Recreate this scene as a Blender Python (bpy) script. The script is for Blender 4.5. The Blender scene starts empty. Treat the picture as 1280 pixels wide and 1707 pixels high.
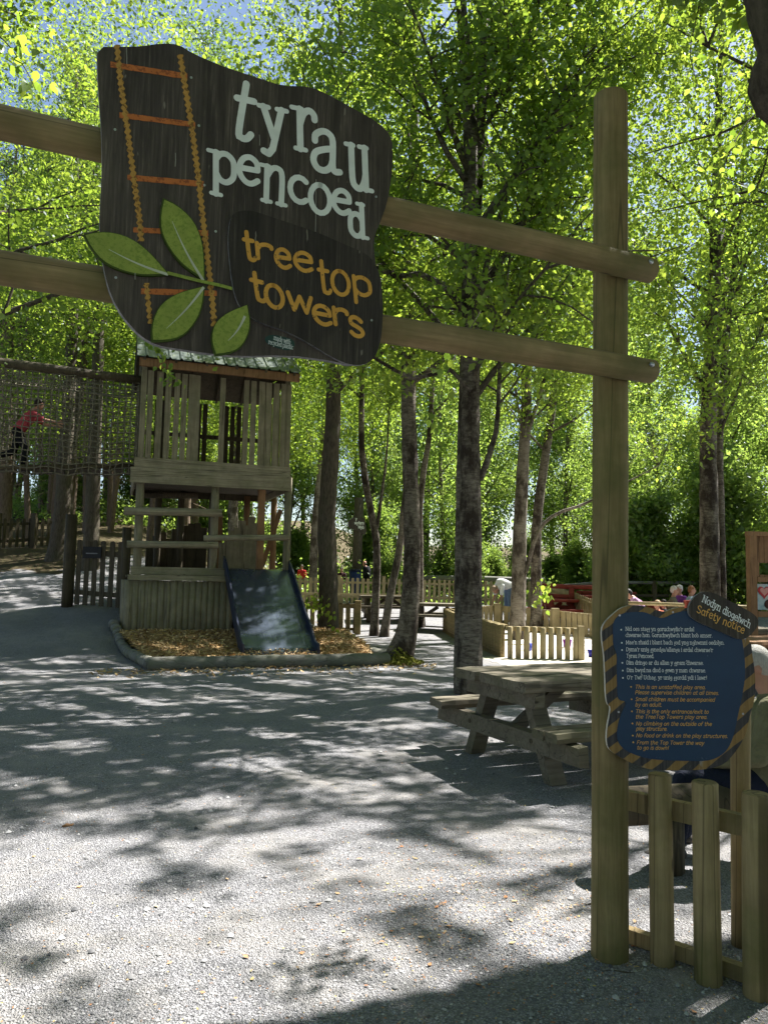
import bpy, bmesh, math, random
import numpy as np
from mathutils import Vector, Matrix, Euler, Quaternion

random.seed(7)
RNG = np.random.default_rng(11)
sc = bpy.context.scene
COL = sc.collection
R = math.radians

# ------------------------------------------------------------------ camera
FPX, CXP, CYP = 1284.0, 640.0, 853.5      # focal length and centre in photo pixels
PITCH, ROLL, EYE = R(4.75), 0.020, 1.6
cam_pos = Vector((0, 0, EYE))
_f = Vector((0, math.cos(PITCH), math.sin(PITCH)))
_r0 = Vector((1, 0, 0)); _u0 = _r0.cross(_f)
cam_r = (_r0*math.cos(ROLL) + _u0*math.sin(ROLL)).normalized()
cam_u = (_u0*math.cos(ROLL) - _r0*math.sin(ROLL)).normalized()
cd = bpy.data.cameras.new('camera'); cam = bpy.data.objects.new('camera', cd); COL.objects.link(cam)
cam.matrix_world = Matrix(((cam_r.x, cam_u.x, -_f.x, 0), (cam_r.y, cam_u.y, -_f.y, 0), (cam_r.z, cam_u.z, -_f.z, EYE), (0, 0, 0, 1)))
cd.sensor_fit = 'VERTICAL'; cd.sensor_height = 24.0; cd.lens = 24.0*FPX/1707.0
cd.clip_start = 0.05; cd.clip_end = 1500
sc.camera = cam

# ------------------------------------------------------------------ sky, sun, exposure
AZ, EL = R(52), R(54)
SUN = Vector((math.sin(AZ)*math.cos(EL), math.cos(AZ)*math.cos(EL), math.sin(EL)))
w = bpy.data.worlds.new("World"); sc.world = w; w.use_nodes = True
nt = w.node_tree; bgn = nt.nodes['Background']
sky = nt.nodes.new('ShaderNodeTexSky'); sky.sky_type = 'NISHITA'; sky.sun_disc = False
sky.sun_elevation = EL; sky.sun_rotation = AZ; sky.air_density = 1.0; sky.dust_density = 1.0; sky.ozone_density = 1.0
nt.links.new(sky.outputs[0], bgn.inputs[0]); bgn.inputs[1].default_value = 0.052
sl = bpy.data.lights.new('sun', 'SUN'); sl.energy = 5.0; sl.angle = R(0.55); sl.color = (1, 0.965, 0.92)
so = bpy.data.objects.new('sun', sl); COL.objects.link(so); so.location = (0, 0, 40)
so.rotation_euler = (-SUN).to_track_quat('-Z', 'Y').to_euler()
sc.view_settings.view_transform = 'Standard'; sc.view_settings.look = 'None'
sc.view_settings.exposure = 1.86; sc.view_settings.gamma = 1
sc.cycles.max_bounces = 7; sc.cycles.diffuse_bounces = 3; sc.cycles.transmission_bounces = 4
sc.cycles.transparent_max_bounces = 8; sc.cycles.caustics_reflective = False; sc.cycles.caustics_refractive = False
sc.cycles.use_denoising = True

# ------------------------------------------------------------------ terrain height and pixel helpers
def sst(a, b, t):
    t = np.clip((t-a)/(b-a), 0, 1); return t*t*(3-2*t)
def H(x, y):
    x = np.asarray(x, float); y = np.asarray(y, float)
    z = 0.5*sst(20, 30, y) + 0.9*sst(30, 60, y) + 6*sst(45, 160, y)
    z = z + sst(-4.6, -5.7, x)*2.0*np.clip((y-13.4)/10.6, 0, 1)**1.08 + sst(-4.5, -12, x)*2.2*sst(24, 45, y)
    z = z + 0.24*sst(6.3, 8.3, x)*sst(17, 20, y)
    z = z + 0.015*np.sin(x*1.3+y*.4)*np.cos(y*0.9) * sst(3, 8, y)
    return z
def Hf(x, y): return float(H(x, y))
def ray(px, py):
    return _f + cam_r*((px-CXP)/FPX) + cam_u*((CYP-py)/FPX)
def at(px, py, Y):
    d = ray(px, py); return cam_pos + d*(Y/d.y)
def gr(px, py):
    d = ray(px, py); lo = 1.0
    Y = 1.0
    while Y < 150:
        p = cam_pos + d*(Y/d.y)
        if p.z <= Hf(p.x, p.y): break
        Y += 0.05
    return p
def topx(p):
    v = Vector(p)-cam_pos; c = v.dot(_f)
    return CXP+FPX*v.dot(cam_r)/c, CYP-FPX*v.dot(cam_u)/c

# ------------------------------------------------------------------ object helpers
def tag(o, label=None, cat=None, group=None, kind=None):
    if label: o['label'] = label
    if cat: o['category'] = cat
    if group: o['group'] = group
    if kind: o['kind'] = kind
    return o
def thing(name, label, cat, loc=(0, 0, 0), rz=0, group=None, mat=None):
    o = bpy.data.objects.new(name, None); COL.objects.link(o); o.empty_display_size = .1
    if mat is not None: o.matrix_world = mat
    else: o.location = loc; o.rotation_euler = (0, 0, rz)
    return tag(o, label, cat, group)
def link(name, me, mat=None, parent=None):
    if mat is not None and len(me.materials) == 0: me.materials.append(mat)
    o = bpy.data.objects.new(name, me); COL.objects.link(o)
    if parent is not None: o.parent = parent
    return o
def copy_tree(o, parent=None):
    c = o.copy(); COL.objects.link(c)
    if parent is not None: c.parent = parent
    for ch in list(o.children): copy_tree(ch, c)
    return c
def npmesh(name, V, F, smooth=False, attr=None):
    """V (n,3), F (m,k) numpy arrays -> mesh"""
    me = bpy.data.meshes.new(name); V = np.asarray(V, np.float32); F = np.asarray(F, np.int32)
    me.vertices.add(len(V)); me.vertices.foreach_set('co', V.ravel())
    k = F.shape[1]; me.loops.add(F.size); me.loops.foreach_set('vertex_index', F.ravel())
    me.polygons.add(len(F)); me.polygons.foreach_set('loop_start', np.arange(0, F.size, k, dtype=np.int32))
    me.polygons.foreach_set('loop_total', np.full(len(F), k, np.int32))
    if smooth: me.polygons.foreach_set('use_smooth', np.ones(len(F), bool))
    if attr is not None:
        a = me.attributes.new('rnd', 'FLOAT', 'FACE'); a.data.foreach_set('value', np.asarray(attr, np.float32))
    me.update(calc_edges=True); return me

class MB:
    def __init__(s): s.v = []; s.f = []; s.sm = []
    def add(s, vs, fs, sm=False):
        b = len(s.v); s.v += [tuple(v) for v in vs]
        for f in fs: s.f.append([b+i for i in f]); s.sm.append(sm)
        return s
    def box(s, c, size, rz=0, M=None, jit=0):
        hx, hy, hz = [q/2 for q in size]
        vs = [Vector((x*hx, y*hy, z*hz)) for x in (-1, 1) for y in (-1, 1) for z in (-1, 1)]
        if jit: vs = [v+Vector([random.uniform(-jit, jit) for _ in range(3)]) for v in vs]
        m = M if M is not None else Matrix.Rotation(rz, 3, 'Z')
        vs = [m @ v + Vector(c) for v in vs]
        return s.add(vs, [(0, 1, 3, 2), (4, 6, 7, 5), (0, 4, 5, 1), (2, 3, 7, 6), (0, 2, 6, 4), (1, 5, 7, 3)])
    def beam(s, p0, p1, w, h, jit=0, up=(0, 0, 1)):
        p0, p1 = Vector(p0), Vector(p1); d = (p1-p0); L = d.length; d.normalize()
        upv = Vector(up)
        if abs(d.dot(upv)) > .98: upv = Vector((0, 1, 0))
        sx = d.cross(upv).normalized(); uz = sx.cross(d)
        M = Matrix((d, sx, uz)).transposed()
        return s.box((p0+p1)/2, (L, w, h), M=M, jit=jit)
    def tube(s, pts, rad, n=10, caps=True, noise=0, seed=0, squash=1, chamfer=0):
        pts = [Vector(p) for p in pts]
        if not hasattr(rad, '__len__'): rad = [rad]*len(pts)
        rad = list(rad)
        if chamfer:
            d0 = (pts[1]-pts[0]).normalized(); d1 = (pts[-1]-pts[-2]).normalized()
            pts = [pts[0], pts[0]+d0*chamfer]+pts[1:-1]+[pts[-1]-d1*chamfer, pts[-1]]
            rad = [rad[0]-chamfer, rad[0]]+rad[1:-1]+[rad[-1], rad[-1]-chamfer]
        rn = random.Random(seed); vs = []; x = None
        for i, p in enumerate(pts):
            d = (pts[min(i+1, len(pts)-1)]-pts[max(i-1, 0)]).normalized()
            if x is None:
                x = d.orthogonal().normalized()
                if abs(d.z) > .7: x = (Vector((1, 0, 0))-d*d.x).normalized()
            x = (x-d*x.dot(d)).normalized(); y = d.cross(x)
            for k in range(n):
                a = 2*math.pi*k/n; r = rad[i]*(1+noise*(rn.random()-.5)*2)
                vs.append(p+(x*math.cos(a)+y*math.sin(a)*squash)*r)
        fs = []
        for i in range(len(pts)-1):
            for k in range(n):
                a = i*n+k; b = i*n+(k+1) % n; fs.append((a, b, b+n, a+n))
        s.add(vs, fs, True)
        if caps:
            b = len(s.v)-len(vs)
            s.f.append([b+k for k in range(n)][::-1]); s.sm.append(False)
            s.f.append([b+(len(pts)-1)*n+k for k in range(n)]); s.sm.append(False)
        return s
    def prism(s, outline, y0, y1):
        """outline of (x,z) pairs, extruded along local y"""
        n = len(outline)
        area = sum(outline[i][0]*outline[(i+1) % n][1]-outline[(i+1) % n][0]*outline[i][1] for i in range(n))
        if area < 0: outline = outline[::-1]
        vs = [(x, y0, z) for x, z in outline]+[(x, y1, z) for x, z in outline]
        fs = [list(range(n)), list(range(2*n-1, n-1, -1))]+[(i, i+n, (i+1) % n+n, (i+1) % n) for i in range(n)]
        return s.add(vs, fs)
    def sphere(s, c, r, nu=10, nv=7):
        if not hasattr(r, '__len__'): r = (r, r, r)
        vs = [(c[0], c[1], c[2]-r[2])]
        for j in range(1, nv):
            t = math.pi*j/nv-math.pi/2
            for i in range(nu):
                a = 2*math.pi*i/nu; vs.append((c[0]+r[0]*math.cos(t)*math.cos(a), c[1]+r[1]*math.cos(t)*math.sin(a), c[2]+r[2]*math.sin(t)))
        vs.append((c[0], c[1], c[2]+r[2])); fs = []
        for i in range(nu): fs.append((0, 1+(i+1) % nu, 1+i)); fs.append((len(vs)-1, 1+(nv-2)*nu+i, 1+(nv-2)*nu+(i+1) % nu))
        for j in range(nv-2):
            for i in range(nu):
                a = 1+j*nu+i; b = 1+j*nu+(i+1) % nu; fs.append((a, b, b+nu, a+nu))
        return s.add(vs, fs, True)
    def mesh(s, name, mat, origin=None):
        me = bpy.data.meshes.new(name)
        v = s.v if origin is None else [(a-origin[0], b-origin[1], c-origin[2]) for a, b, c in s.v]
        me.from_pydata(v, [], s.f)
        me.polygons.foreach_set('use_smooth', s.sm)
        if mat is not None: me.materials.append(mat)
        me.update(); return me
    def build(s, name, mat, parent=None, origin=None):
        if origin is None and parent is not None and s.world: origin = parent.location
        return link(name, s.mesh(name, mat, origin), None, parent)
    world = False
def WB():
    m = MB(); m.world = True; return m     # world coordinates; parent's location is taken off at build

# ------------------------------------------------------------------ materials
def newmat(name):
    m = bpy.data.materials.new(name); m.use_nodes = True
    n = m.node_tree.nodes; b = n['Principled BSDF']; b.inputs['Specular IOR Level'].default_value = .25
    return m, m.node_tree, n, b
def nd(t, kind, **kw):
    n = t.nodes.new('ShaderNode'+kind)
    for k, v in kw.items():
        if k in n.inputs: n.inputs[k].default_value = v
        else: setattr(n, k, v)
    return n
def ramp(t, fac, stops, interp='LINEAR'):
    r = t.nodes.new('ShaderNodeValToRGB'); r.color_ramp.interpolation = interp
    e = r.color_ramp.elements
    while len(e) < len(stops): e.new(.5)
    for i, (p, c) in enumerate(stops):
        e[i].position = p; e[i].color = (c[0], c[1], c[2], 1) if hasattr(c, '__len__') else (c, c, c, 1)
    t.links.new(fac, r.inputs[0]); return r.outputs[0]
def mapped(t, scale=(1, 1, 1), coord='Object', rot=(0, 0, 0)):
    tc = t.nodes.new('ShaderNodeTexCoord'); mp = t.nodes.new('ShaderNodeMapping')
    mp.inputs['Scale'].default_value = scale; mp.inputs['Rotation'].default_value = rot
    t.links.new(tc.outputs[coord], mp.inputs[0]); return mp.outputs[0]
def noise(t, vec, scale, detail=4, rough=.55, out='Fac', dist=0):
    n = t.nodes.new('ShaderNodeTexNoise'); n.inputs['Scale'].default_value = scale; n.inputs['Detail'].default_value = detail
    n.inputs['Roughness'].default_value = rough; n.inputs['Distortion'].default_value = dist
    t.links.new(vec, n.inputs['Vector']); return n.outputs[out]
def mixc(t, fac, a, b, mode='MIX'):
    m = t.nodes.new('ShaderNodeMix'); m.data_type = 'RGBA'; m.blend_type = mode
    for sck, v in ((m.inputs['Factor'], fac), (m.inputs['A'], a), (m.inputs['B'], b)):
        if isinstance(v, (int, float)): sck.default_value = v
        elif isinstance(v, (tuple, list)): sck.default_value = (v[0], v[1], v[2], 1)
        else: t.links.new(v, sck)
    return m.outputs['Result']
def bump(t, b, h, strength=.5, dist=.01):
    n = t.nodes.new('ShaderNodeBump'); n.inputs['Strength'].default_value = strength; n.inputs['Distance'].default_value = dist
    t.links.new(h, n.inputs['Height']); t.links.new(n.outputs[0], b.inputs['Normal'])
def m_wood(name, c1, c2, axis='z', grain=60, moss=None, rough=.75, knots=True, mossamt=.55, crack=True, stretch=.05):
    m, t, n, b = newmat(name)
    k = {'x': (stretch, 1, 1), 'y': (1, stretch, 1), 'z': (1, 1, stretch)}[axis]
    v = mapped(t, k); oi = t.nodes.new('ShaderNodeObjectInfo')
    av = t.nodes.new('ShaderNodeVectorMath'); av.operation = 'ADD'; t.links.new(v, av.inputs[0]); t.links.new(oi.outputs['Random'], av.inputs[1]); v = av.outputs[0]
    g = noise(t, v, grain, 6, .7)
    col = ramp(t, g, [(.3, c1), (.7, c2)])
    v2 = mapped(t); big = noise(t, v2, 3.0, 4, .6)
    col = mixc(t, ramp(t, big, [(.4, 0), (.7, .55)]), col, [q*.55 for q in c1])
    if crack:
        kc = {'x': (.03, 1, 1), 'y': (1, .03, 1), 'z': (1, 1, .03)}[axis]
        cr = noise(t, mapped(t, kc), 7, 2, .4); cm = ramp(t, cr, [(.487, 0), (.495, 1), (.504, 1), (.512, 0)])
        col = mixc(t, mixc(t, .6, (0, 0, 0), cm), col, [q*.2 for q in c1])
    if moss is not None:
        ms = noise(t, v2, 1.7, 5, .65); col = mixc(t, ramp(t, ms, [(mossamt-.12, 0), (mossamt+.12, .75)]), col, moss)
    if knots:
        vo = t.nodes.new('ShaderNodeTexVoronoi'); vo.inputs['Scale'].default_value = 4.5
        kk = mapped(t, {'x': (.6, 1.6, 1.6), 'y': (1.6, .6, 1.6), 'z': (1.6, 1.6, .6)}[axis]); t.links.new(kk, vo.inputs['Vector'])
        col = mixc(t, ramp(t, vo.outputs['Distance'], [(.05, .8), (.09, .25), (.12, 0)]), col, [q*.25 for q in c1])
    t.links.new(col, b.inputs['Base Color']); b.inputs['Roughness'].default_value = rough
    bump(t, b, g, .35, .004); return m
def m_plain(name, c, rough=.6, metal=0, var=.15, scale=8, spec=.25):
    m, t, n, b = newmat(name); v = mapped(t); g = noise(t, v, scale, 5, .6)
    t.links.new(ramp(t, g, [(.3, [q*(1-var) for q in c]), (.7, [min(1, q*(1+var)) for q in c])]), b.inputs['Base Color'])
    b.inputs['Roughness'].default_value = rough; b.inputs['Metallic'].default_value = metal; b.inputs['Specular IOR Level'].default_value = spec
    return m
def m_bark(name, c1, c2, c3, birch=False):
    m, t, n, b = newmat(name)
    v = mapped(t, (1, 1, .25) if not birch else (1, 1, 3.2))
    g = noise(t, v, 26 if not birch else 7, 6, .7)
    col = ramp(t, g, [(.35, c1), (.62, c2)])
    v2 = mapped(t)
    if birch:
        v3 = mapped(t, (.8, .8, .45)); pt = noise(t, v3, 3.2, 5, .7)
        col = mixc(t, ramp(t, pt, [(.44, 0), (.58, 1)]), col, c3)
        g2 = noise(t, mapped(t, (1, 1, 7)), 9, 3, .6)
        col = mixc(t, ramp(t, g2, [(.60, 0), (.66, .8)]), col, [q*.35 for q in c1])
    else:
        pt = noise(t, v2, 2.5, 4, .6); col = mixc(t, ramp(t, pt, [(.5, 0), (.75, .7)]), col, c3)
    t.links.new(col, b.inputs['Base Color']); b.inputs['Roughness'].default_value = .9
    bump(t, b, mixc(t, .5, g, noise(t, v2, 45, 4, .7)), 1.0, .035); return m
def m_leaf(name, cd_, ct, cd2, ct2, tr=.5):
    m, t, n, b = newmat(name); n.remove(b)
    at_ = t.nodes.new('ShaderNodeAttribute'); at_.attribute_name = 'rnd'; f = at_.outputs['Fac']
    oi = t.nodes.new('ShaderNodeObjectInfo')
    d = t.nodes.new('ShaderNodeBsdfDiffuse'); tl = t.nodes.new('ShaderNodeBsdfTranslucent'); gl = t.nodes.new('ShaderNodeBsdfGlossy')
    t.links.new(mixc(t, f, cd_, cd2), d.inputs[0]); t.links.new(mixc(t, f, ct, ct2), tl.inputs[0])
    gl.inputs['Roughness'].default_value = .42; gl.inputs[0].default_value = (.8, .85, .9, 1)
    mx = t.nodes.new('ShaderNodeMixShader'); mx.inputs[0].default_value = tr
    t.links.new(d.outputs[0], mx.inputs[1]); t.links.new(tl.outputs[0], mx.inputs[2])
    mx2 = t.nodes.new('ShaderNodeMixShader'); mx2.inputs[0].default_value = .03
    t.links.new(mx.outputs[0], mx2.inputs[1]); t.links.new(gl.outputs[0], mx2.inputs[2])
    t.links.new(mx2.outputs[0], n['Material Output'].inputs[0]); return m

M = {}
M['post'] = m_wood('round_post_wood', (.165, .12, .05), (.32, .245, .115), 'z', 40, moss=(.095, .105, .03), mossamt=.53)
M['beam'] = m_wood('cross_beam_wood', (.19, .135, .06), (.38, .285, .14), 'x', 40, moss=(.10, .11, .035), mossamt=.53)
M['picket'] = m_wood('picket_wood', (.26, .19, .09), (.42, .32, .165), 'z', 50, moss=(.10, .115, .03), mossamt=.6)
M['tower'] = m_wood('weathered_tower_wood', (.18, .155, .10), (.31, .275, .19), 'z', 34, moss=(.13, .13, .07), mossamt=.58, knots=False)
M['towerx'] = m_wood('weathered_board_wood', (.20, .175, .115), (.34, .305, .215), 'x', 34, moss=(.14, .14, .075), mossamt=.6)
M['darkwood'] = m_wood('dark_brown_wood', (.06, .048, .03), (.11, .09, .055), 'z', 30, knots=False)  # darker wood tone for tower rear and underside, bridge and gate
M['redwood'] = m_wood('reddish_timber', (.20, .105, .05), (.30, .17, .085), 'z', 40, knots=False)
M['log'] = m_wood('grey_log_edging', (.14, .135, .115), (.24, .235, .205), 'x', 30, moss=(.12, .13, .08), knots=False)
M['table'] = m_wood('picnic_table_wood', (.11, .09, .062), (.22, .195, .145), 'x', 36, moss=(.11, .11, .05), mossamt=.62)
M['newwood'] = m_wood('pale_new_fence_wood', (.27, .215, .11), (.39, .32, .18), 'z', 36, knots=False, crack=False)
M['newwoodx'] = m_wood('pale_new_rail_wood', (.27, .215, .11), (.39, .32, .18), 'x', 36, knots=False, crack=False)
M['red'] = m_wood('red_stained_timber', (.20, .035, .025), (.32, .065, .045), 'x', 36, knots=False, crack=False)
M['steel'] = m_plain('steel_bolt', (.42, .43, .45), .35, .8)
M['rope'] = m_plain('net_rope', (.16, .145, .105), .9, var=.4, scale=20)
M['bark_dark'] = m_bark('dark_ridged_bark', (.045, .036, .026), (.11, .092, .068), (.07, .075, .04))
M['bark_pine'] = m_bark('pinkish_pine_bark', (.10, .07, .05), (.21, .155, .115), (.12, .10, .06))
M['bark_birch'] = m_bark('silver_birch_bark', (.08, .062, .046), (.24, .21, .165), (.036, .026, .019), True)
M['bark_birch_dim'] = m_bark('brown_birch_bark', (.17, .14, .11), (.28, .245, .2), (.06, .047, .034), True)
M['leaf'] = m_leaf('birch_leaves', (.05, .10, .014), (.21, .36, .03), (.10, .16, .024), (.50, .62, .07), .56)
M['leaf_back'] = m_leaf('woodland_leaves', (.06, .11, .022), (.24, .40, .055), (.12, .17, .04), (.50, .64, .12), .56)
M['leaf_dark'] = m_leaf('evergreen_leaves', (.04, .08, .02), (.12, .22, .03), (.09, .14, .04), (.28, .42, .08), .45)

# ------------------------------------------------------------------ ground
def m_ground():
    m, t, n, b = newmat('gravel_and_forest_floor')
    v = mapped(t, coord='Object')
    vo = nd(t, 'TexVoronoi', Scale=125.0); t.links.new(v, vo.inputs['Vector'])
    g1 = noise(t, v, 140, 4, .7)
    stone = ramp(t, vo.outputs['Color'], [(0.12, (.12, .12, .127)), (.42, (.34, .337, .345)), (.7, (.56, .555, .56)), (.95, (.84, .83, .83))])
    edge = ramp(t, vo.outputs['Distance'], [(.30, 0), (.70, .7)])
    stone = mixc(t, edge, stone, (.10, .10, .103))  # dark gaps put the stones' small cast shadows into the colour
    fine = ramp(t, g1, [(.35, (.12, .12, .125)), (.65, (.50, .49, .485))])
    grav = mixc(t, .30, stone, fine)
    big = noise(t, v, 1.1, 6, .7); grav = mixc(t, ramp(t, big, [(.46, 0), (.66, .7)]), grav, (.44, .415, .375))
    b2 = noise(t, v, .45, 4, .6); grav = mixc(t, ramp(t, b2, [(.5, 0), (.68, .45)]), grav, (.20, .195, .19))
    fl = noise(t, v, 34, 2, .5); fm = ramp(t, fl, [(.69, 0), (.73, .7)])
    grav = mixc(t, fm, grav, (.30, .17, .09))
    grav = mixc(t, 1.0, grav, (.80, .80, .82), 'MULTIPLY')
    # forest floor
    f1 = noise(t, v, 14, 6, .7); floor = ramp(t, f1, [(.3, (.04, .028, .016)), (.5, (.10, .068, .034)), (.60, (.055, .075, .022)), (.75, (.20, .13, .06))])
    at_ = t.nodes.new('ShaderNodeAttribute'); at_.attribute_name = 'forest'
    nz = noise(t, v, 1.6, 4, .6)
    ad = nd(t, 'Math', operation='ADD'); t.links.new(at_.outputs['Fac'], ad.inputs[0]); t.links.new(nz, ad.inputs[1])
    fac = ramp(t, ad.outputs[0], [(.85, 0), (1.0, 1)])
    t.links.new(mixc(t, fac, grav, floor), b.inputs['Base Color'])
    b.inputs['Roughness'].default_value = .95
    hb = mixc(t, .4, vo.outputs['Distance'], g1); bump(t, b, hb, 1.0, .02)
    return m
def build_ground():
    xs = np.concatenate([-np.geomspace(200, 20, 18), np.linspace(-19, 19, 96), np.geomspace(20, 200, 18)])
    ys = np.concatenate([np.array([-120, -60, -30, -15, -8, -4]), np.linspace(-2, 40, 120), np.geomspace(41, 300, 22)])
    X, Y = np.meshgrid(xs, ys); Z = H(X, Y); V = np.stack([X.ravel(), Y.ravel(), Z.ravel()], 1)
    nx, ny = len(xs), len(ys); i, j = np.meshgrid(np.arange(nx-1), np.arange(ny-1)); a = (j*nx+i).ravel()
    me = npmesh('ground', V, np.stack([a, a+1, a+nx+1, a+nx], 1), True)
    fo = np.maximum.reduce([sst(32, 36, Y), sst(-7.5, -9.5, X)*sst(20, 23, Y), sst(-12, -15, X)*sst(14, 17, Y), sst(-4.4, -5.4, X)*sst(22.5, 24.5, Y)*.9, sst(9, 14, X)*sst(24, 30, Y)])
    a = me.attributes.new('forest', 'FLOAT', 'POINT'); a.data.foreach_set('value', fo.ravel().astype(np.float32))
    o = link('ground', me, m_ground()); o['kind'] = 'structure'
build_ground()

def stones():
    N = 21000; Y = 2.5+RNG.random(N)**1.5*7.5; X = (RNG.random(N)-.5)*1.25*Y; r = RNG.uniform(.003, .0085, N)*(1+(RNG.random(N) < .02)*1.2)
    o = np.array([(1, 0, 0), (-.1, 1, 0), (-1, .1, 0), (0, -1, 0), (.1, .1, .8), (0, 0, -.6)]); a = RNG.random(N)*6.28; ca, sa_ = np.cos(a), np.sin(a)
    O = o[None]*(1+RNG.uniform(-.35, .35, (N, 6, 3))); V = np.stack([O[:, :, 0]*ca[:, None]-O[:, :, 1]*sa_[:, None], O[:, :, 0]*sa_[:, None]+O[:, :, 1]*ca[:, None], O[:, :, 2]], 2)*r[:, None, None]
    V += np.stack([X, Y, H(X, Y)+r*.25], 1)[:, None]; F = np.array([(0, 1, 4), (1, 2, 4), (2, 3, 4), (3, 0, 4)])[None]+np.arange(N)[:, None, None]*6
    me = npmesh('loose_gravel', V.reshape(-1, 3), F.reshape(-1, 3), False, np.repeat(RNG.random(N), 4))
    m, t, n, b = newmat('loose_gravel_stone'); q = t.nodes.new('ShaderNodeAttribute'); q.attribute_name = 'rnd'
    t.links.new(ramp(t, q.outputs['Fac'], [(0, (.10, .10, .105)), (.5, (.25, .247, .245)), (1, (.43, .425, .42))]), b.inputs['Base Color']); b.inputs['Roughness'].default_value = .8
    tag(link('loose_gravel', me, m), kind='stuff', label='loose grey stones lying on the gravel surface', cat='gravel')
stones()
# leaf litter: small fallen leaves and bits of bark on the gravel
def litter():
    N = 5200
    Y = 2.7+RNG.random(N)**1.7*16; X = (RNG.random(N)-.5)*1.15*Y
    cl = (RNG.random(N) < .35)
    X[cl] = .55+RNG.normal(0, .55, cl.sum()); Y[cl] = 3.9+RNG.normal(0, .55, cl.sum())
    k = Y > 2.4; X, Y = X[k], Y[k]; N = len(X)
    s = RNG.uniform(.003, .008, N)*(1+(RNG.random(N) < .04)*1.4); a = RNG.random(N)*6.28
    V = np.zeros((N, 4, 3)); Z = H(X, Y)+.004
    for q, (u, vv) in enumerate(((-1, 0), (0, -.55), (1, 0), (0, .55))):
        V[:, q, 0] = X+s*(u*np.cos(a)-vv*np.sin(a)); V[:, q, 1] = Y+s*(u*np.sin(a)+vv*np.cos(a)); V[:, q, 2] = Z+RNG.random(N)*.006
    me = npmesh('leaf_litter', V.reshape(-1, 3), np.arange(N*4).reshape(N, 4), False, RNG.random(N))
    m, t, n, b = newmat('fallen_leaf_bits'); q = t.nodes.new('ShaderNodeAttribute'); q.attribute_name = 'rnd'
    t.links.new(ramp(t, q.outputs['Fac'], [(0, (.34, .15, .06)), (.4, (.42, .23, .12)), (.75, (.45, .34, .2)), (.97, (.55, .42, .12)), (1, (.15, .28, .05))]), b.inputs['Base Color'])
    b.inputs['Roughness'].default_value = .8
    tag(link('leaf_litter', me, m), kind='stuff', label='orange brown leaf bits strewn over the grey gravel', cat='leaf litter')
litter()

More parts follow.
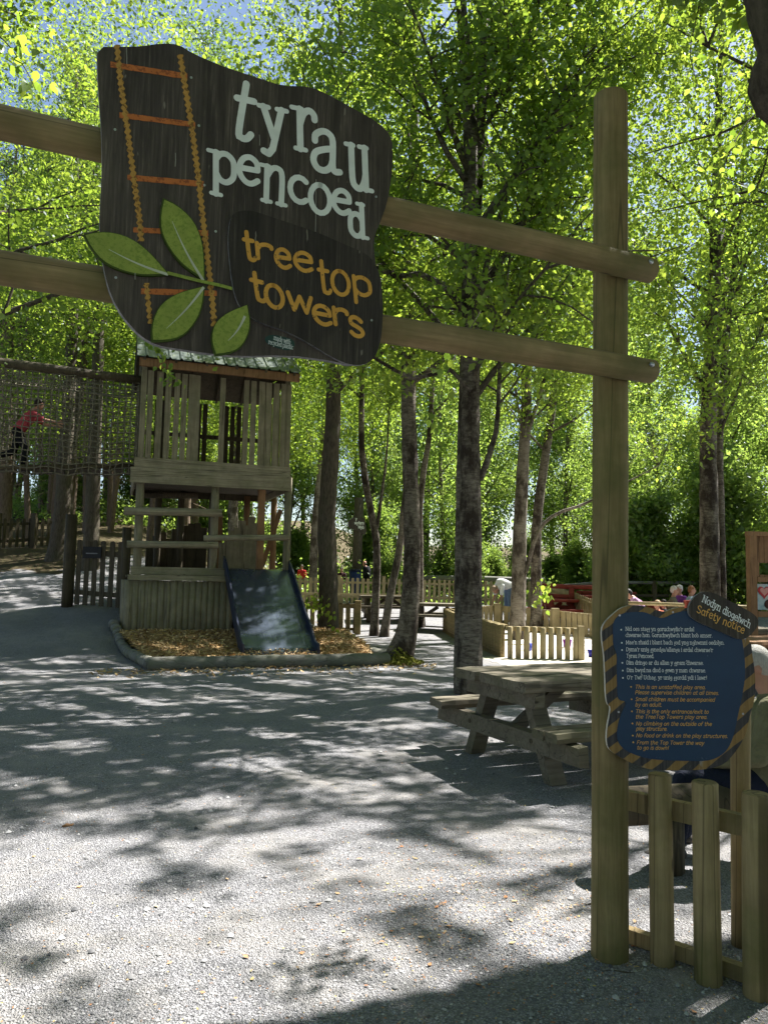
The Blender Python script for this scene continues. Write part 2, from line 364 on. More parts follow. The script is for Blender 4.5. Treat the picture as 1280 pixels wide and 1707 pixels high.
# ------------------------------------------------------------------ stroke lettering
def arc(cx, cy, rx, ry, a0, a1, n=12):
    return [(cx+rx*math.cos(R(a0+(a1-a0)*i/n)), cy+ry*math.sin(R(a0+(a1-a0)*i/n))) for i in range(n+1)]
GL = {   # glyph: (width, strokes, serif spots)
 'a': (.86, [[(.14, .72), (.16, .88), (.34, 1), (.52, .98), (.64, .8), (.64, .18), (.70, .03), (.84, .04)], [(.64, .6), (.4, .54), (.16, .42), (.1, .2), (.22, .02), (.42, 0), (.58, .12), (.64, .3)]], []),
 'b': (.86, [[(.14, 1.5), (.14, 0)], [(.14, .72), (.28, .95), (.5, 1), (.7, .82), (.74, .5), (.7, .18), (.5, 0), (.28, .05), (.14, .28)]], [(.05, 1.5)]),
 'c': (.74, [arc(.44, .5, .34, .5, 48, 312)], []),
 'd': (.86, [[(.70, 1.5), (.70, 0)], [(.70, .72), (.56, .95), (.34, 1), (.14, .82), (.1, .5), (.14, .18), (.34, 0), (.56, .05), (.70, .28)]], [(.62, 1.5), (.78, 0)]),
 'e': (.80, [[(.1, .52), (.72, .56), (.68, .84), (.46, 1), (.22, .9), (.08, .6), (.1, .28), (.28, .04), (.5, 0), (.72, .16)]], []),
 'f': (.56, [[(.56, .86), (.42, 1), (.28, .84), (.28, -.42)], [(.06, .5), (.5, .5)]], [(.28, -.42)]),
 'g': (.84, [arc(.4, .55, .3, .42, 0, 360, 16), [(.70, .98), (.70, -.15), (.58, -.42), (.34, -.48), (.12, -.34)]], []),
 'h': (.92, [[(.14, 1.5), (.14, 0)], [(.14, .7), (.32, .95), (.54, 1), (.7, .82), (.7, 0)]], [(.14, 0), (.70, 0), (.05, 1.5)]),
 'i': (.34, [[(.17, 1), (.17, 0)], [(.17, 1.32), (.17, 1.46)]], [(.17, 0), (.1, 1)]),
 'k': (.84, [[(.14, 1.5), (.14, 0)], [(.66, 1), (.14, .42)], [(.32, .6), (.72, 0)]], [(.14, 0)]),
 'l': (.34, [[(.17, 1.5), (.17, 0)]], [(.17, 0), (.08, 1.5)]),
 'm': (1.36, [[(.14, 1), (.14, 0)], [(.14, .7), (.3, .96), (.5, 1), (.64, .8), (.64, 0)], [(.64, .7), (.8, .96), (1.0, 1), (1.16, .8), (1.16, 0)]], [(.14, 0), (.64, 0), (1.16, 0), (.06, 1)]),
 'n': (.92, [[(.14, 1), (.14, 0)], [(.14, .7), (.32, .95), (.54, 1), (.7, .82), (.7, 0)]], [(.14, 0), (.70, 0), (.05, 1)]),
 'o': (.84, [arc(.42, .5, .33, .5, 90, 450, 18)], []),
 'p': (.88, [[(.16, 1), (.16, -.5)], [(.16, .74), (.3, .95), (.52, 1), (.72, .82), (.76, .5), (.72, .2), (.52, 0), (.3, .05), (.16, .28)]], [(.16, -.5), (.06, 1)]),
 'r': (.66, [[(.16, 1), (.16, 0)], [(.16, .62), (.28, .9), (.46, 1), (.6, .92), (.62, .8)]], [(.16, 0), (.06, 1)]),
 's': (.70, [[(.6, .84), (.46, .98), (.26, 1), (.12, .84), (.16, .62), (.36, .52), (.56, .4), (.62, .2), (.48, .02), (.26, 0), (.1, .14)]], []),
 't': (.62, [[(.24, 1.38), (.24, .2), (.34, .02), (.5, .02), (.6, .14)], [(.04, .98), (.54, .98)]], []),
 'u': (.90, [[(.14, 1), (.14, .22), (.26, .03), (.46, 0), (.62, .15), (.7, .35)], [(.7, 1), (.7, 0)]], [(.06, 1), (.62, 1), (.78, 0)]),
 'v': (.80, [[(.1, 1), (.4, 0), (.7, 1)]], [(.1, 1), (.7, 1)]),
 'w': (1.14, [[(.1, 1), (.32, 0), (.57, .9), (.82, 0), (1.04, 1)]], [(.1, 1), (1.04, 1)]),
 'x': (.80, [[(.1, 1), (.7, 0)], [(.7, 1), (.1, 0)]], []),
 'y': (.84, [[(.12, 1), (.42, .06)], [(.72, 1), (.36, -.3), (.22, -.48), (.06, -.42)]], [(.12, 1), (.72, 1)]),
 'z': (.8, [[(.1, 1), (.7, 1), (.1, 0), (.7, 0)]], []),
 'N': (1.10, [[(.16, 0), (.16, 1.4), (.92, 0), (.92, 1.4)]], [(.16, 0), (.92, 1.4), (.1, 1.4)]),
 'G': (1.05, [arc(.55, .7, .43, .7, 50, 330), [(.6, .6), (.98, .6)], [(.94, .6), (.94, .1)]], []),
 'M': (1.34, [[(.16, 0), (.16, 1.4), (.64, .3), (1.14, 1.4), (1.14, 0)]], [(.16, 0), (1.14, 0)]),
 'D': (1.04, [[(.16, 0), (.16, 1.4), (.56, 1.38), (.84, 1.1), (.9, .7), (.84, .3), (.56, .02), (.16, 0)]], []),
 'T': (1.0, [[(.5, 1.4), (.5, 0)], [(.06, 1.4), (.94, 1.4)]], [(.5, 0)]),
 'P': (.96, [[(.18, 0), (.18, 1.4), (.58, 1.4), (.82, 1.2), (.8, .84), (.56, .66), (.18, .66)]], [(.18, 0)]),
 'O': (1.1, [arc(.55, .7, .45, .7, 90, 450, 18)], []),
 'U': (1.04, [[(.16, 1.4), (.16, .3), (.34, .03), (.68, .03), (.86, .3), (.86, 1.4)]], [(.16, 1.4), (.86, 1.4)]),
 'S': (.92, [[(.78, 1.2), (.56, 1.4), (.3, 1.36), (.14, 1.12), (.24, .84), (.6, .66), (.8, .42), (.7, .1), (.44, 0), (.14, .16)]], []),
 'F': (.86, [[(.16, 0), (.16, 1.4), (.78, 1.4)], [(.16, .75), (.66, .75)]], []),
 'W': (1.3, [[(.06, 1.4), (.34, 0), (.65, 1.2), (.96, 0), (1.24, 1.4)]], []),
 'Y': (.9, [[(.08, 1.4), (.45, .7), (.45, 0)], [(.82, 1.4), (.45, .7)]], []),
 '.': (.34, [[(.15, 0), (.15, .12)]], []), ',': (.34, [[(.17, .1), (.1, -.22)]], []),
 "'": (.32, [[(.16, 1.48), (.14, 1.15)]], []), '!': (.36, [[(.18, 1.45), (.18, .42)], [(.18, .12), (.18, 0)]], []),
 '/': (.7, [[(.08, -.1), (.62, 1.5)]], []), '-': (.6, [[(.1, .5), (.5, .5)]], []),
}
HAND = {'a': (.84, [arc(.38, .5, .3, .48, 40, 330), [(.68, 1), (.68, .1), (.78, 0)]], []),
        'f': (.66, [[(.62, 1.36), (.44, 1.5), (.28, 1.3), (.24, 0)], [(.04, .82), (.56, .88)]], [])}
def strokes_of(ch, serif):
    wd, st, sf = (GL[ch] if serif or ch not in HAND else HAND[ch])
    st = [list(s) for s in st]
    if serif:
        for x, y in sf: st.append([(x-.15, y), (x+.17, y)])
    return wd, st
def crom(p, k=4):
    if len(p) < 4: return p
    o = []
    for i in range(len(p)-1):
        p0 = p[max(i-1, 0)]; p1 = p[i]; p2 = p[i+1]; p3 = p[min(i+2, len(p)-1)]
        for j in range(k):
            u = j/k; o.append(tuple(.5*((2*b)+(c-a)*u+(2*a-5*b+4*c-d)*u*u+(3*b-a-3*c+d)*u**3) for a, b, c, d in zip(p0, p1, p2, p3)))
    o.append(p[-1]); return o
def ribbon(mb, pts, th, y, taper=.0, sm=True, rnd=False):
    """flat painted stroke in the local x,z plane"""
    P = [Vector((p[0], p[1])) for p in pts]
    for i in range(1, len(P)-1):      # split at sharp corners
        a, b = P[i]-P[i-1], P[i+1]-P[i]
        if a.length > 1e-9 and b.length > 1e-9 and a.normalized().dot(b.normalized()) < .25:
            ribbon(mb, pts[:i+1], th, y, 0, sm, rnd); ribbon(mb, pts[i:], th, y-.00003, 0, sm, rnd); return
    if sm and 4 <= len(pts) < 12: P = [Vector(q) for q in crom([tuple(p) for p in P])]
    if rnd:      # rounded brush ends
        for q in (P[0], P[-1]):
            mb.add([(q.x+math.cos(a*math.pi/6)*th*.5, y-.00001, q.y+math.sin(a*math.pi/6)*th*.5) for a in range(12)], [tuple(range(12))])
    L = []; Rr = []
    for i, p in enumerate(P):
        d0 = (P[i]-P[i-1]) if i else (P[1]-P[0]); d1 = (P[i+1]-P[i]) if i < len(P)-1 else (P[i]-P[i-1])
        if d0.length < 1e-9: d0 = d1
        if d1.length < 1e-9: d1 = d0
        d0 = d0.normalized(); d1 = d1.normalized(); n0 = Vector((-d0.y, d0.x)); n1 = Vector((-d1.y, d1.x))
        nn = (n0+n1); nn = nn.normalized() if nn.length > .3 else n0
        k = th/2/max(.55, nn.dot(n0)); q = p
        if i == 0 and not rnd: q = p-d0*th*.35
        if i == len(P)-1 and not rnd: q = p+d1*th*.35
        L.append(q+nn*k); Rr.append(q-nn*k)
    vs = []
    for a, b in zip(L, Rr): vs += [(a.x, y, a.y), (b.x, y, b.y)]
    mb.add(vs, [(2*i, 2*i+1, 2*i+3, 2*i+2) for i in range(len(P)-1)])
class Plane:
    """a local frame standing on a plane in the world; px() gives local x,z of a photo pixel's ray"""
    def __init__(s, origin, u, up=Vector((0, 0, 1))):
        s.o = Vector(origin); s.u = Vector(u).normalized(); s.w = up.normalized(); s.n = s.w.cross(s.u).normalized()  # n points away from camera
        s.M = Matrix(((s.u.x, s.n.x, s.w.x, s.o.x), (s.u.y, s.n.y, s.w.y, s.o.y), (s.u.z, s.n.z, s.w.z, s.o.z), (0, 0, 0, 1)))
    def px(s, px, py, off=0):
        d = ray(px, py); o = s.o+s.n*off; t = (o-cam_pos).dot(s.n)/d.dot(s.n); q = cam_pos+d*t-s.o
        return q.dot(s.u), q.dot(s.w)
def letter_box(mb, pl, ch, serif, cx, cy, wpx, hpx, slope, lean, th, y):
    wd, st = strokes_of(ch, serif)
    xs = [p[0] for s in st for p in s]; zs = [p[1] for s in st for p in s]
    x0, x1, z0, z1 = min(xs), max(xs), min(zs), max(zs)
    for k, s in enumerate(st):
        o = []
        if len(s) == 2: s = [s[0], ((s[0][0]+s[1][0])/2, (s[0][1]+s[1][1])/2), s[1]]
        for x, z in s:
            u = (x-x0)/max(x1-x0, .01)-.5; v = (z-z0)/max(z1-z0, .01)-.5
            o.append(pl.px(cx+u*wpx-lean*v*hpx, cy-v*hpx+slope*u*wpx))
        ribbon(mb, o, th*(1 if k < 2 or not serif else .72), y-k*.00012, rnd=True)
def text_line(mb, pl, txt, x0, y0, x1, y1, xh, serif, th, y, jitter=0, lean=0):
    """text from pixel (x0,y0) to (x1,y1) along its baseline; xh = x height in pixels"""
    rn = random.Random(txt); tot = 0
    adv = [(.5 if c == ' ' else strokes_of(c, serif)[0]+.06) for c in txt]; tot = sum(adv)
    sx = (x1-x0)/tot; sl_ = (y1-y0)/(x1-x0); cur = 0
    for c, a in zip(txt, adv):
        if c != ' ':
            jy = rn.uniform(-jitter, jitter)*xh
            for k, s in enumerate(strokes_of(c, serif)[1]):
                o = []
                for gx, gz in s:
                    X = x0+(cur+gx)*sx; Yp = y0+(X-x0)*sl_-gz*xh+jy
                    o.append(pl.px(X+lean*gz*xh+ gz*xh*(-sl_)*-1*.6, Yp))
                ribbon(mb, o, th, y-k*.00004)
        cur += a

def smooth_outline(pts, it=2):
    for _ in range(it):
        q = []
        for i in range(len(pts)):
            a, b = pts[i], pts[(i+1) % len(pts)]
            q += [(a[0]*.75+b[0]*.25, a[1]*.75+b[1]*.25), (a[0]*.25+b[0]*.75, a[1]*.25+b[1]*.75)]
        pts = q
    return pts

# ------------------------------------------------------------------ entrance gateway
UB = Vector((math.sin(R(66)), math.cos(R(66)), 0)); NB = Vector((UB.y, -UB.x, 0))   # NB points to the camera side
pb = gr(1020, 1606); PR = .078; P0 = Vector((pb.x, pb.y+.04, Hf(pb.x, pb.y)))
TOPZ = at(1023, 160, P0.y).z
gate = thing('entrance_gateway', 'tall gateway of round wooden posts joined by two round cross beams', 'gateway', P0)
def roundpost(p, r, z0, z1, lean=(0, 0), n=28):
    mb = WB(); k = 14
    pts = [Vector((p.x+lean[0]*i/k, p.y+lean[1]*i/k, z0+(z1-z0)*i/k)) for i in range(k+1)]
    mb.tube(pts, [r*(1+.012*math.sin(i*1.7)) for i in range(k+1)], n, chamfer=.007); return mb
roundpost(P0, PR, -.2, TOPZ, (.022, 0)).build('post', M['post'], gate)
PL = P0 - UB*3.0
roundpost(PL, PR, -.2, TOPZ).build('post', M['post'], gate)
BR = .055
for yy, yl in ((441, 205), (612, 447)):
    base = P0+NB*(PR+BR-.012)
    zb = at(1021, yy, base.y).z
    # left end height from the photo's left edge
    d = ray(2, yl); t = (base-cam_pos).dot(NB)/d.dot(NB); q = cam_pos+d*t
    s = (q-base).dot(UB); slope = (q.z-zb)/s
    e0 = base+UB*(-3.2); e1 = base+UB*.155
    mb = MB(); pts = []
    for i in range(17):
        k = -3.2+3.355*i/16; pts.append((k, .004*math.sin(k*3), slope*k))
    mb.tube(pts, [BR*(1+.035*math.sin(i*.9+yy)) for i in range(17)], 24, chamfer=.008)
    bm_ = mb.build('beam', M['beam'], gate)
    Mx = Matrix(((UB.x, -NB.x, 0, base.x-P0.x), (UB.y, -NB.y, 0, base.y-P0.y), (0, 0, 1, zb-P0.z), (0, 0, 0, 1)))
    bm_.matrix_local = Mx
    mb = MB(); kx = .10
    mb.tube([(kx, -BR*.93, slope*kx+.012), (kx, -BR-.004, slope*kx+.012)], [.012, .0105], 14)
    mb.sphere((kx, -BR-.002, slope*kx+.012), (.0105, .006, .0105), 12, 6)
    mb.build('bolt', M['steel'], bm_)

# ------------------------------------------------------------------ the big sign
def m_board(k=1):
    m, t, n, b = newmat('dark_printed_wood_board')
    v = mapped(t, (1, 1, .035)); g = noise(t, v, 95, 6, .75); g2 = noise(t, mapped(t, (1, 1, .12)), 14, 5, .65, dist=.4)
    col = ramp(t, g, [(.32, (.030, .024, .018)), (.56, (.075, .062, .05)), (.74, (.21, .18, .135))])
    col = mixc(t, ramp(t, g2, [(.38, .65), (.55, 0)]), col, (.022, .017, .014))
    if k != 1: col = mixc(t, 1.0, col, (k, k, k), 'MULTIPLY')
    p = noise(t, mapped(t, (1, 1, .5)), 3.2, 5, .6); col = mixc(t, ramp(t, p, [(.52, 0), (.75, .55)]), col, (.14, .12, .085))
    sp = noise(t, mapped(t, (1, 1, .25)), 60, 2, .5); col = mixc(t, ramp(t, sp, [(.72, 0), (.76, .5)]), col, (.3, .28, .22))
    t.links.new(col, b.inputs['Base Color']); b.inputs['Roughness'].default_value = .55; bump(t, b, g, .25, .003); return m
M['board'] = m_board()
M['boardedge'] = m_plain('pale_board_edge', (.24, .24, .25), .8, var=.4, scale=60)  # edge tone set paler than the printed face
def m_paint(name, c, worn=(.06, .05, .045), amt=.66, scale=45, rough=.6):
    m, t, n, b = newmat(name); v = mapped(t); g = noise(t, v, scale, 4, .65); g2 = noise(t, v, scale*.25, 3, .6)
    col = ramp(t, g2, [(.3, [q*.82 for q in c]), (.7, c)])
    t.links.new(mixc(t, ramp(t, g, [(amt, 0), (amt+.05, .8)]), col, worn), b.inputs['Base Color']); b.inputs['Roughness'].default_value = rough
    return m
M['panel'] = m_board(.62)
M['cream'] = m_paint('cream_lettering', (.76, .82, .74), amt=.70)
M['ochre'] = m_paint('ochre_lettering', (.66, .35, .06), (.09, .06, .03), .60, 60)
M['ropeimg'] = m_paint('printed_tan_rope', (.48, .27, .06), (.10, .05, .015), .55, 70)
M['rung'] = m_paint('printed_orange_rung', (.50, .16, .04), (.20, .06, .02), .52, 70)
M['leafboard'] = m_paint('printed_green_leaf', (.27, .34, .06), (.15, .22, .03), .52, 110)
M['leafedge'] = m_plain('dark_green_leaf_rim', (.05, .08, .012), .7)
M['midrib'] = m_paint('pale_leaf_midrib', (.52, .55, .42), (.2, .26, .08), .64, 60)
sign_o = P0+NB*(PR+BR*2-.012+.002)-UB*1.4; sign_o.z = 2.45
SP = Plane(sign_o+NB*.024, UB)       # front face plane; thickness goes backward
cr = lambda cx, cy: (120+cx/2.2857, 50+cy/2.2857)
sign = thing('entrance_sign', 'big dark play area sign with cream and orange lettering, rope ladder and green leaves', 'sign', mat=SP.M)
out = [(162, 78), (205, 78), (238, 77), (270, 72), (298, 74), (320, 88), (360, 106), (400, 120), (440, 133), (470, 143), (515, 144), (540, 154), (590, 181), (632, 205), (653, 228), (655, 262), (652, 300), (645, 340), (633, 372), (622, 400), (626, 440), (634, 480), (636, 530), (628, 580), (618, 600), (590, 610), (545, 600), (480, 592), (400, 594), (352, 590), (300, 582), (262, 576), (234, 560), (205, 528), (186, 494), (176, 460), (170, 425), (166, 380), (168, 330), (171, 280), (170, 220), (166, 170), (163, 120)]
sm = smooth_outline([SP.px(*p) for p in out], 1)
def board(out2, th, name, matf, mate, parent, y=0.0, rim=.0015):
    """cut-out board with a front face and a differently coloured sawn edge"""
    mb = MB(); mb.prism(out2, y, y+th)
    me = mb.mesh(name, matf); me.materials.append(mate)
    mi = [0]+[0]+[1]*(len(out2)); me.polygons.foreach_set('material_index', mi); me.update()
    return link(name, me, None, parent)
bd = board(sm, .024, 'sign_board', M['board'], M['boardedge'], sign)
# rope ladder image
def rope_strip(name, pts, wpx):
    P = []; n = 0
    for a, b in zip(pts[:-1], pts[1:]):
        k = max(2, int(math.dist(a, b)/2.2))
        for i in range(k):
            t_ = i/k; P.append((a[0]+(b[0]-a[0])*t_, a[1]+(b[1]-a[1])*t_))
    P.append(pts[-1]); mb = MB(); L = []
    for i, p in enumerate(P):
        ww = wpx/2*(1+.28*math.sin(i*2*math.pi/4.6)); off = 1.1*math.sin(i*2*math.pi/4.6+1.6)
        a = SP.px(p[0]-ww+off, p[1]); b = SP.px(p[0]+ww+off, p[1]); L.append((a, b))
    vs = []
    for a, b in L: vs += [(a[0], -.0022, a[1]), ((a[0]+b[0])/2, -.0034, (a[1]+b[1])/2), (b[0], -.0022, b[1])]
    fs = []
    for i in range(len(L)-1): fs += [(3*i, 3*i+3, 3*i+4, 3*i+1), (3*i+1, 3*i+4, 3*i+5, 3*i+2)]
    mb.add(vs, fs); mb.build(name, M['ropeimg'], sign)
rope_strip('rope', [cr(172, 58), cr(186, 200), cr(212, 380), cr(238, 580), cr(258, 720), cr(264, 806)], 8.6)
rope_strip('rope', [cr(284, 965), cr(292, 1050), cr(300, 1120)], 7.6)
rope_strip('rope', [cr(412, 95), cr(432, 220), cr(458, 380), cr(484, 580), cr(500, 730), cr(520, 900), cr(536, 1040), cr(542, 1130)], 8.6)
for a, b, h in ((cr(148, 132), cr(440, 178), 10), (cr(182, 325), cr(470, 362), 9), (cr(212, 562), cr(502, 588), 9.5), (cr(234, 762), cr(520, 775), 9), (cr(264, 996), cr(552, 1004), 9.5)):
    mb = MB(); N = 16; vs = []
    for i in range(N+1):
        x = a[0]+(b[0]-a[0])*i/N; y = a[1]+(b[1]-a[1])*i/N; e = h/2+random.uniform(-.5, .5)
        p = SP.px(x, y-e); q = SP.px(x, y+e); vs += [(p[0], -.0016, p[1]), (q[0], -.0016, q[1])]
    mb.add(vs, [(2*i, 2*i+1, 2*i+3, 2*i+2) for i in range(N)]); mb.build('ladder_rung', M['rung'], sign)
# small dark panel
pan = [cr(*p) for p in [(600, 720), (625, 696), (680, 692), (740, 712), (830, 742), (930, 775), (1030, 820), (1110, 852), (1150, 890), (1172, 950), (1180, 1040), (1178, 1130), (1168, 1210), (1140, 1265), (1090, 1283), (1030, 1272), (960, 1235), (890, 1190), (810, 1150), (740, 1128), (690, 1108), (650, 1075), (622, 1030), (607, 960), (598, 880), (592, 800)]]
board(smooth_outline([SP.px(*p) for p in pan], 2), .012, 'name_panel', M['panel'], M['boardedge'], sign, -.012)
# leaves
def leafcut(tip, base, bulge, mid0, mid1, th=.012):
    tip, base = Vector(tip), Vector(base); ax = base-tip; L = ax.length; pn = Vector((-ax.y, ax.x))/L
    o = []
    for i in range(13): t_ = i/12; o.append(tip+ax*t_+pn*bulge*math.sin(math.pi*t_**.9)*(1+.05*math.sin(9*t_)))
    for i in range(11, 0, -1): t_ = i/12; o.append(tip+ax*t_-pn*bulge*.92*math.sin(math.pi*t_**.85))
    lf = board([SP.px(*p) for p in o], th, 'leaf', M['leafedge'], M['leafedge'], sign, -th)
    c = (tip+base)/2; inn = [SP.px(*(c+(p-c)*.94+Vector((0, -.8)))) for p in o]
    mb = MB(); n = len(inn)
    mb.prism(inn, -th-.0012, -th-.0003); mb.build('leaf_face', M['leafboard'], lf)
    a, b = Vector(mid0), Vector(mid1); d = (b-a).normalized(); q = Vector((-d.y, d.x)); vs = []
    for i in range(9):
        t_ = i/8; wv = 2.3*(t_*.85+.15); c2 = a+(b-a)*t_+q*3*math.sin(math.pi*t_)
        for sgn in (1, -1): z = SP.px(*(c2+q*wv*sgn)); vs.append((z[0], -th-.0022, z[1]))
    mb = MB(); mb.add(vs, [(2*i, 2*i+1, 2*i+3, 2*i+2) for i in range(8)]); mb.build('midrib', M['midrib'], lf)
leafcut(cr(42, 785), cr(372, 938), 30, cr(140, 842), cr(365, 938))
leafcut(cr(346, 646), cr(505, 962), 31, cr(380, 735), cr(498, 960))
leafcut(cr(302, 1192), cr(506, 978), 34, cr(358, 1142), cr(500, 985))
leafcut(cr(543, 1245), cr(668, 1048), 31, cr(592, 1188), cr(656, 1095))
mb = MB(); pts = [cr(366, 932), cr(430, 948), cr(500, 965), cr(560, 978), cr(604, 990)]
ribbon(mb, [SP.px(*p) for p in pts], .011, -.0145); mb.build('stem', M['leafboard'], sign)
# lettering
def word(txt, boxes, mat, serif, th, y, slope):
    mb = MB()
    for i, (ch, b) in enumerate(zip(txt, boxes)):
        l, t_, r, bt, lean = b
        (x0, y0), (x1, y1) = cr(l, t_), cr(r, bt)
        wpx = (x1-x0)-4; hpx = (y1-y0)-4-abs(slope)*wpx*.6
        wpx -= abs(lean)*hpx*.8
        letter_box(mb, SP, ch, serif, (x0+x1)/2, (y0+y1)/2, wpx, hpx, slope, lean, th, y)
    mb.build('lettering', mat, sign)
word('tyrau', [(605, 198, 712, 421, -.16), (708, 288, 830, 490, .05), (832, 294, 930, 468, .02), (915, 380, 1024, 549, 0), (1038, 434, 1146, 616, .04)], M['cream'], True, .0245, -.0026, .22)
word('pencoed', [(515, 459, 622, 642, 0), (634, 476, 712, 594, 0), (711, 514, 822, 670, -.03), (826, 553, 896, 664, 0), (904, 582, 986, 708, 0), (992, 604, 1060, 706, 0), (1052, 654, 1130, 797, .04)], M['cream'], True, .0205, -.0026, .24)
word('treetop', [(645, 770, 700, 887, .12), (697, 815, 764, 888, .08), (767, 834, 832, 918, .1), (840, 846, 914, 930, .08), (928, 880, 984, 1012, .1), (980, 915, 1056, 1022, .06), (1064, 940, 1140, 1056, .1)], M['ochre'], False, .0150, -.0142, .2)
word('towers', [(672, 924, 738, 1043, .14), (728, 968, 806, 1072, .08), (814, 1004, 914, 1087, .08), (910, 1046, 986, 1134, .12), (988, 1060, 1052, 1140, .12), (1048, 1092, 1108, 1178, .12)], M['ochre'], False, .0155, -.0142, .25)
M['labelgreen'] = m_plain('dark_green_label', (.02, .055, .045), .6); M['labelwhite'] = m_plain('label_white', (.55, .6, .56), .6)
lab = smooth_outline([SP.px(*cr(*p)) for p in [(732, 1172), (760, 1160), (800, 1168), (845, 1180), (850, 1210), (820, 1224), (775, 1210), (742, 1196)]], 1)
mb = MB(); mb.prism(lab, -.0016, -.0004); lb = mb.build('recycled_label', M['labelgreen'], sign)
mb = MB(); a = cr(768, 1180); b = cr(832, 1199); text_line(mb, SP, 'made with', a[0], a[1], b[0], b[1], 5, True, .0019, -.0022)
a = cr(748, 1196); b = cr(842, 1218); text_line(mb, SP, 'recycled plastic', a[0], a[1], b[0], b[1], 5, True, .0019, -.0022)
mb.build('lettering', M['labelwhite'], lb)
for p in ((165, 380), (505, 592), (548, 768), (1158, 636), (168, 944), (1136, 1110), (484, 365), (455, 182)):
    a = SP.px(*cr(*p)); yy = -.0126 if p == (1136, 1110) else -.0004
    MB().tube([(a[0], yy, a[1]), (a[0], yy-.002, a[1])], .0042, 10).build('screw', M['steel'], sign)
# pale drips down the board
M['drip'] = m_plain('pale_drip_stain', (.30, .30, .25), .8)
for (x0, y0, x1, y1) in ((930, 570, 926, 830), (208, 60, 210, 150), (238, 815, 240, 955), (714, 400, 715, 440), (395, 470, 394, 520)):
    a = SP.px(*cr(x0, y0)); b = SP.px(*cr(x1, y1)); mb = MB(); ribbon(mb, [a, ((a[0]+b[0])/2+.001, (a[1]+b[1])/2), b], .0022, -.0128 if y0 == 815 else -.0012); mb.build('drip_stain', M['drip'], sign)

# ------------------------------------------------------------------ safety notice
NU = Vector((math.cos(R(3.5)), math.sin(R(3.5)), 0))
no = at(1130, 1290, P0.y-PR-.035)
NP = Plane(no, NU)
notice = thing('safety_notice', 'blue safety notice with white and orange rules inside a black and ochre striped border', 'notice', mat=NP.M)
c7 = lambda cx, cy: (980+cx/4.2667, 970+cy/4.2667)
def m_stripes():
    m, t, n, b = newmat('striped_warning_border')
    tc = t.nodes.new('ShaderNodeTexCoord'); sx = t.nodes.new('ShaderNodeSeparateXYZ'); t.links.new(tc.outputs['Object'], sx.inputs[0])
    nz = noise(t, tc.outputs['Object'], 9, 2, .5)
    a = nd(t, 'Math', operation='MULTIPLY'); t.links.new(sx.outputs['Z'], a.inputs[0]); a.inputs[1].default_value = 1.25
    s = nd(t, 'Math', operation='SUBTRACT'); t.links.new(sx.outputs['X'], s.inputs[0]); t.links.new(a.outputs[0], s.inputs[1])
    s2 = nd(t, 'Math', operation='MULTIPLY_ADD'); t.links.new(nz, s2.inputs[0]); s2.inputs[1].default_value = .035; t.links.new(s.outputs[0], s2.inputs[2])
    q = nd(t, 'Math', operation='MULTIPLY'); t.links.new(s2.outputs[0], q.inputs[0]); q.inputs[1].default_value = 8.6
    fr = nd(t, 'Math', operation='FRACT'); t.links.new(q.outputs[0], fr.inputs[0])
    g = noise(t, mapped(t, (1, 1, .05)), 80, 5, .7)
    yel = ramp(t, g, [(.3, (.20, .115, .04)), (.7, (.34, .215, .08))]); blk = ramp(t, g, [(.35, (.028, .026, .032)), (.75, (.10, .09, .085))])
    col = mixc(t, ramp(t, fr.outputs[0], [(.47, 0), (.5, 1), (.97, 1), (1, 0)]), blk, yel)
    wn = noise(t, mapped(t, (1, 1, .3)), 16, 5, .7); col = mixc(t, ramp(t, wn, [(.60, 0), (.68, .6)]), col, (.36, .34, .32))
    t.links.new(col, b.inputs['Base Color']); b.inputs['Roughness'].default_value = .55; return m
M['stripes'] = m_stripes()
M['pale_edge'] = m_plain('pale_sawn_edge', (.45, .42, .36), .8, var=.3, scale=40)
o2 = [(95, 340), (115, 290), (170, 235), (230, 185), (300, 165), (380, 168), (450, 185), (500, 205), (545, 215), (600, 190), (660, 180), (720, 188), (800, 230), (900, 300), (1000, 350), (1100, 380), (1158, 430), (1164, 510), (1182, 620), (1188, 740), (1180, 850), (1150, 940), (1135, 1010), (1120, 1080), (1080, 1160), (1030, 1230), (975, 1290), (900, 1320), (820, 1335), (700, 1340), (560, 1342), (430, 1335), (330, 1300), (240, 1255), (175, 1215), (140, 1180), (130, 1120), (135, 1040), (150, 960), (162, 890), (135, 870), (125, 800), (122, 700), (118, 600), (112, 500), (100, 430)]
board(smooth_outline([NP.px(*c7(*p)) for p in o2], 1), .018, 'border_board', M['stripes'], M['pale_edge'], notice)
inn = [(175, 380), (172, 310), (190, 260), (240, 222), (330, 212), (410, 215), (460, 245), (530, 262), (600, 225), (680, 205), (740, 215), (850, 290), (980, 350), (1085, 385), (1098, 450), (1112, 560), (1112, 680), (1095, 800), (1068, 920), (1045, 1030), (1020, 1130), (975, 1210), (900, 1258), (820, 1275), (680, 1272), (540, 1268), (420, 1256), (330, 1230), (250, 1190), (210, 1140), (200, 1080), (212, 1000), (235, 930), (275, 850), (215, 842), (205, 800), (203, 700), (200, 600), (205, 520), (175, 450)]
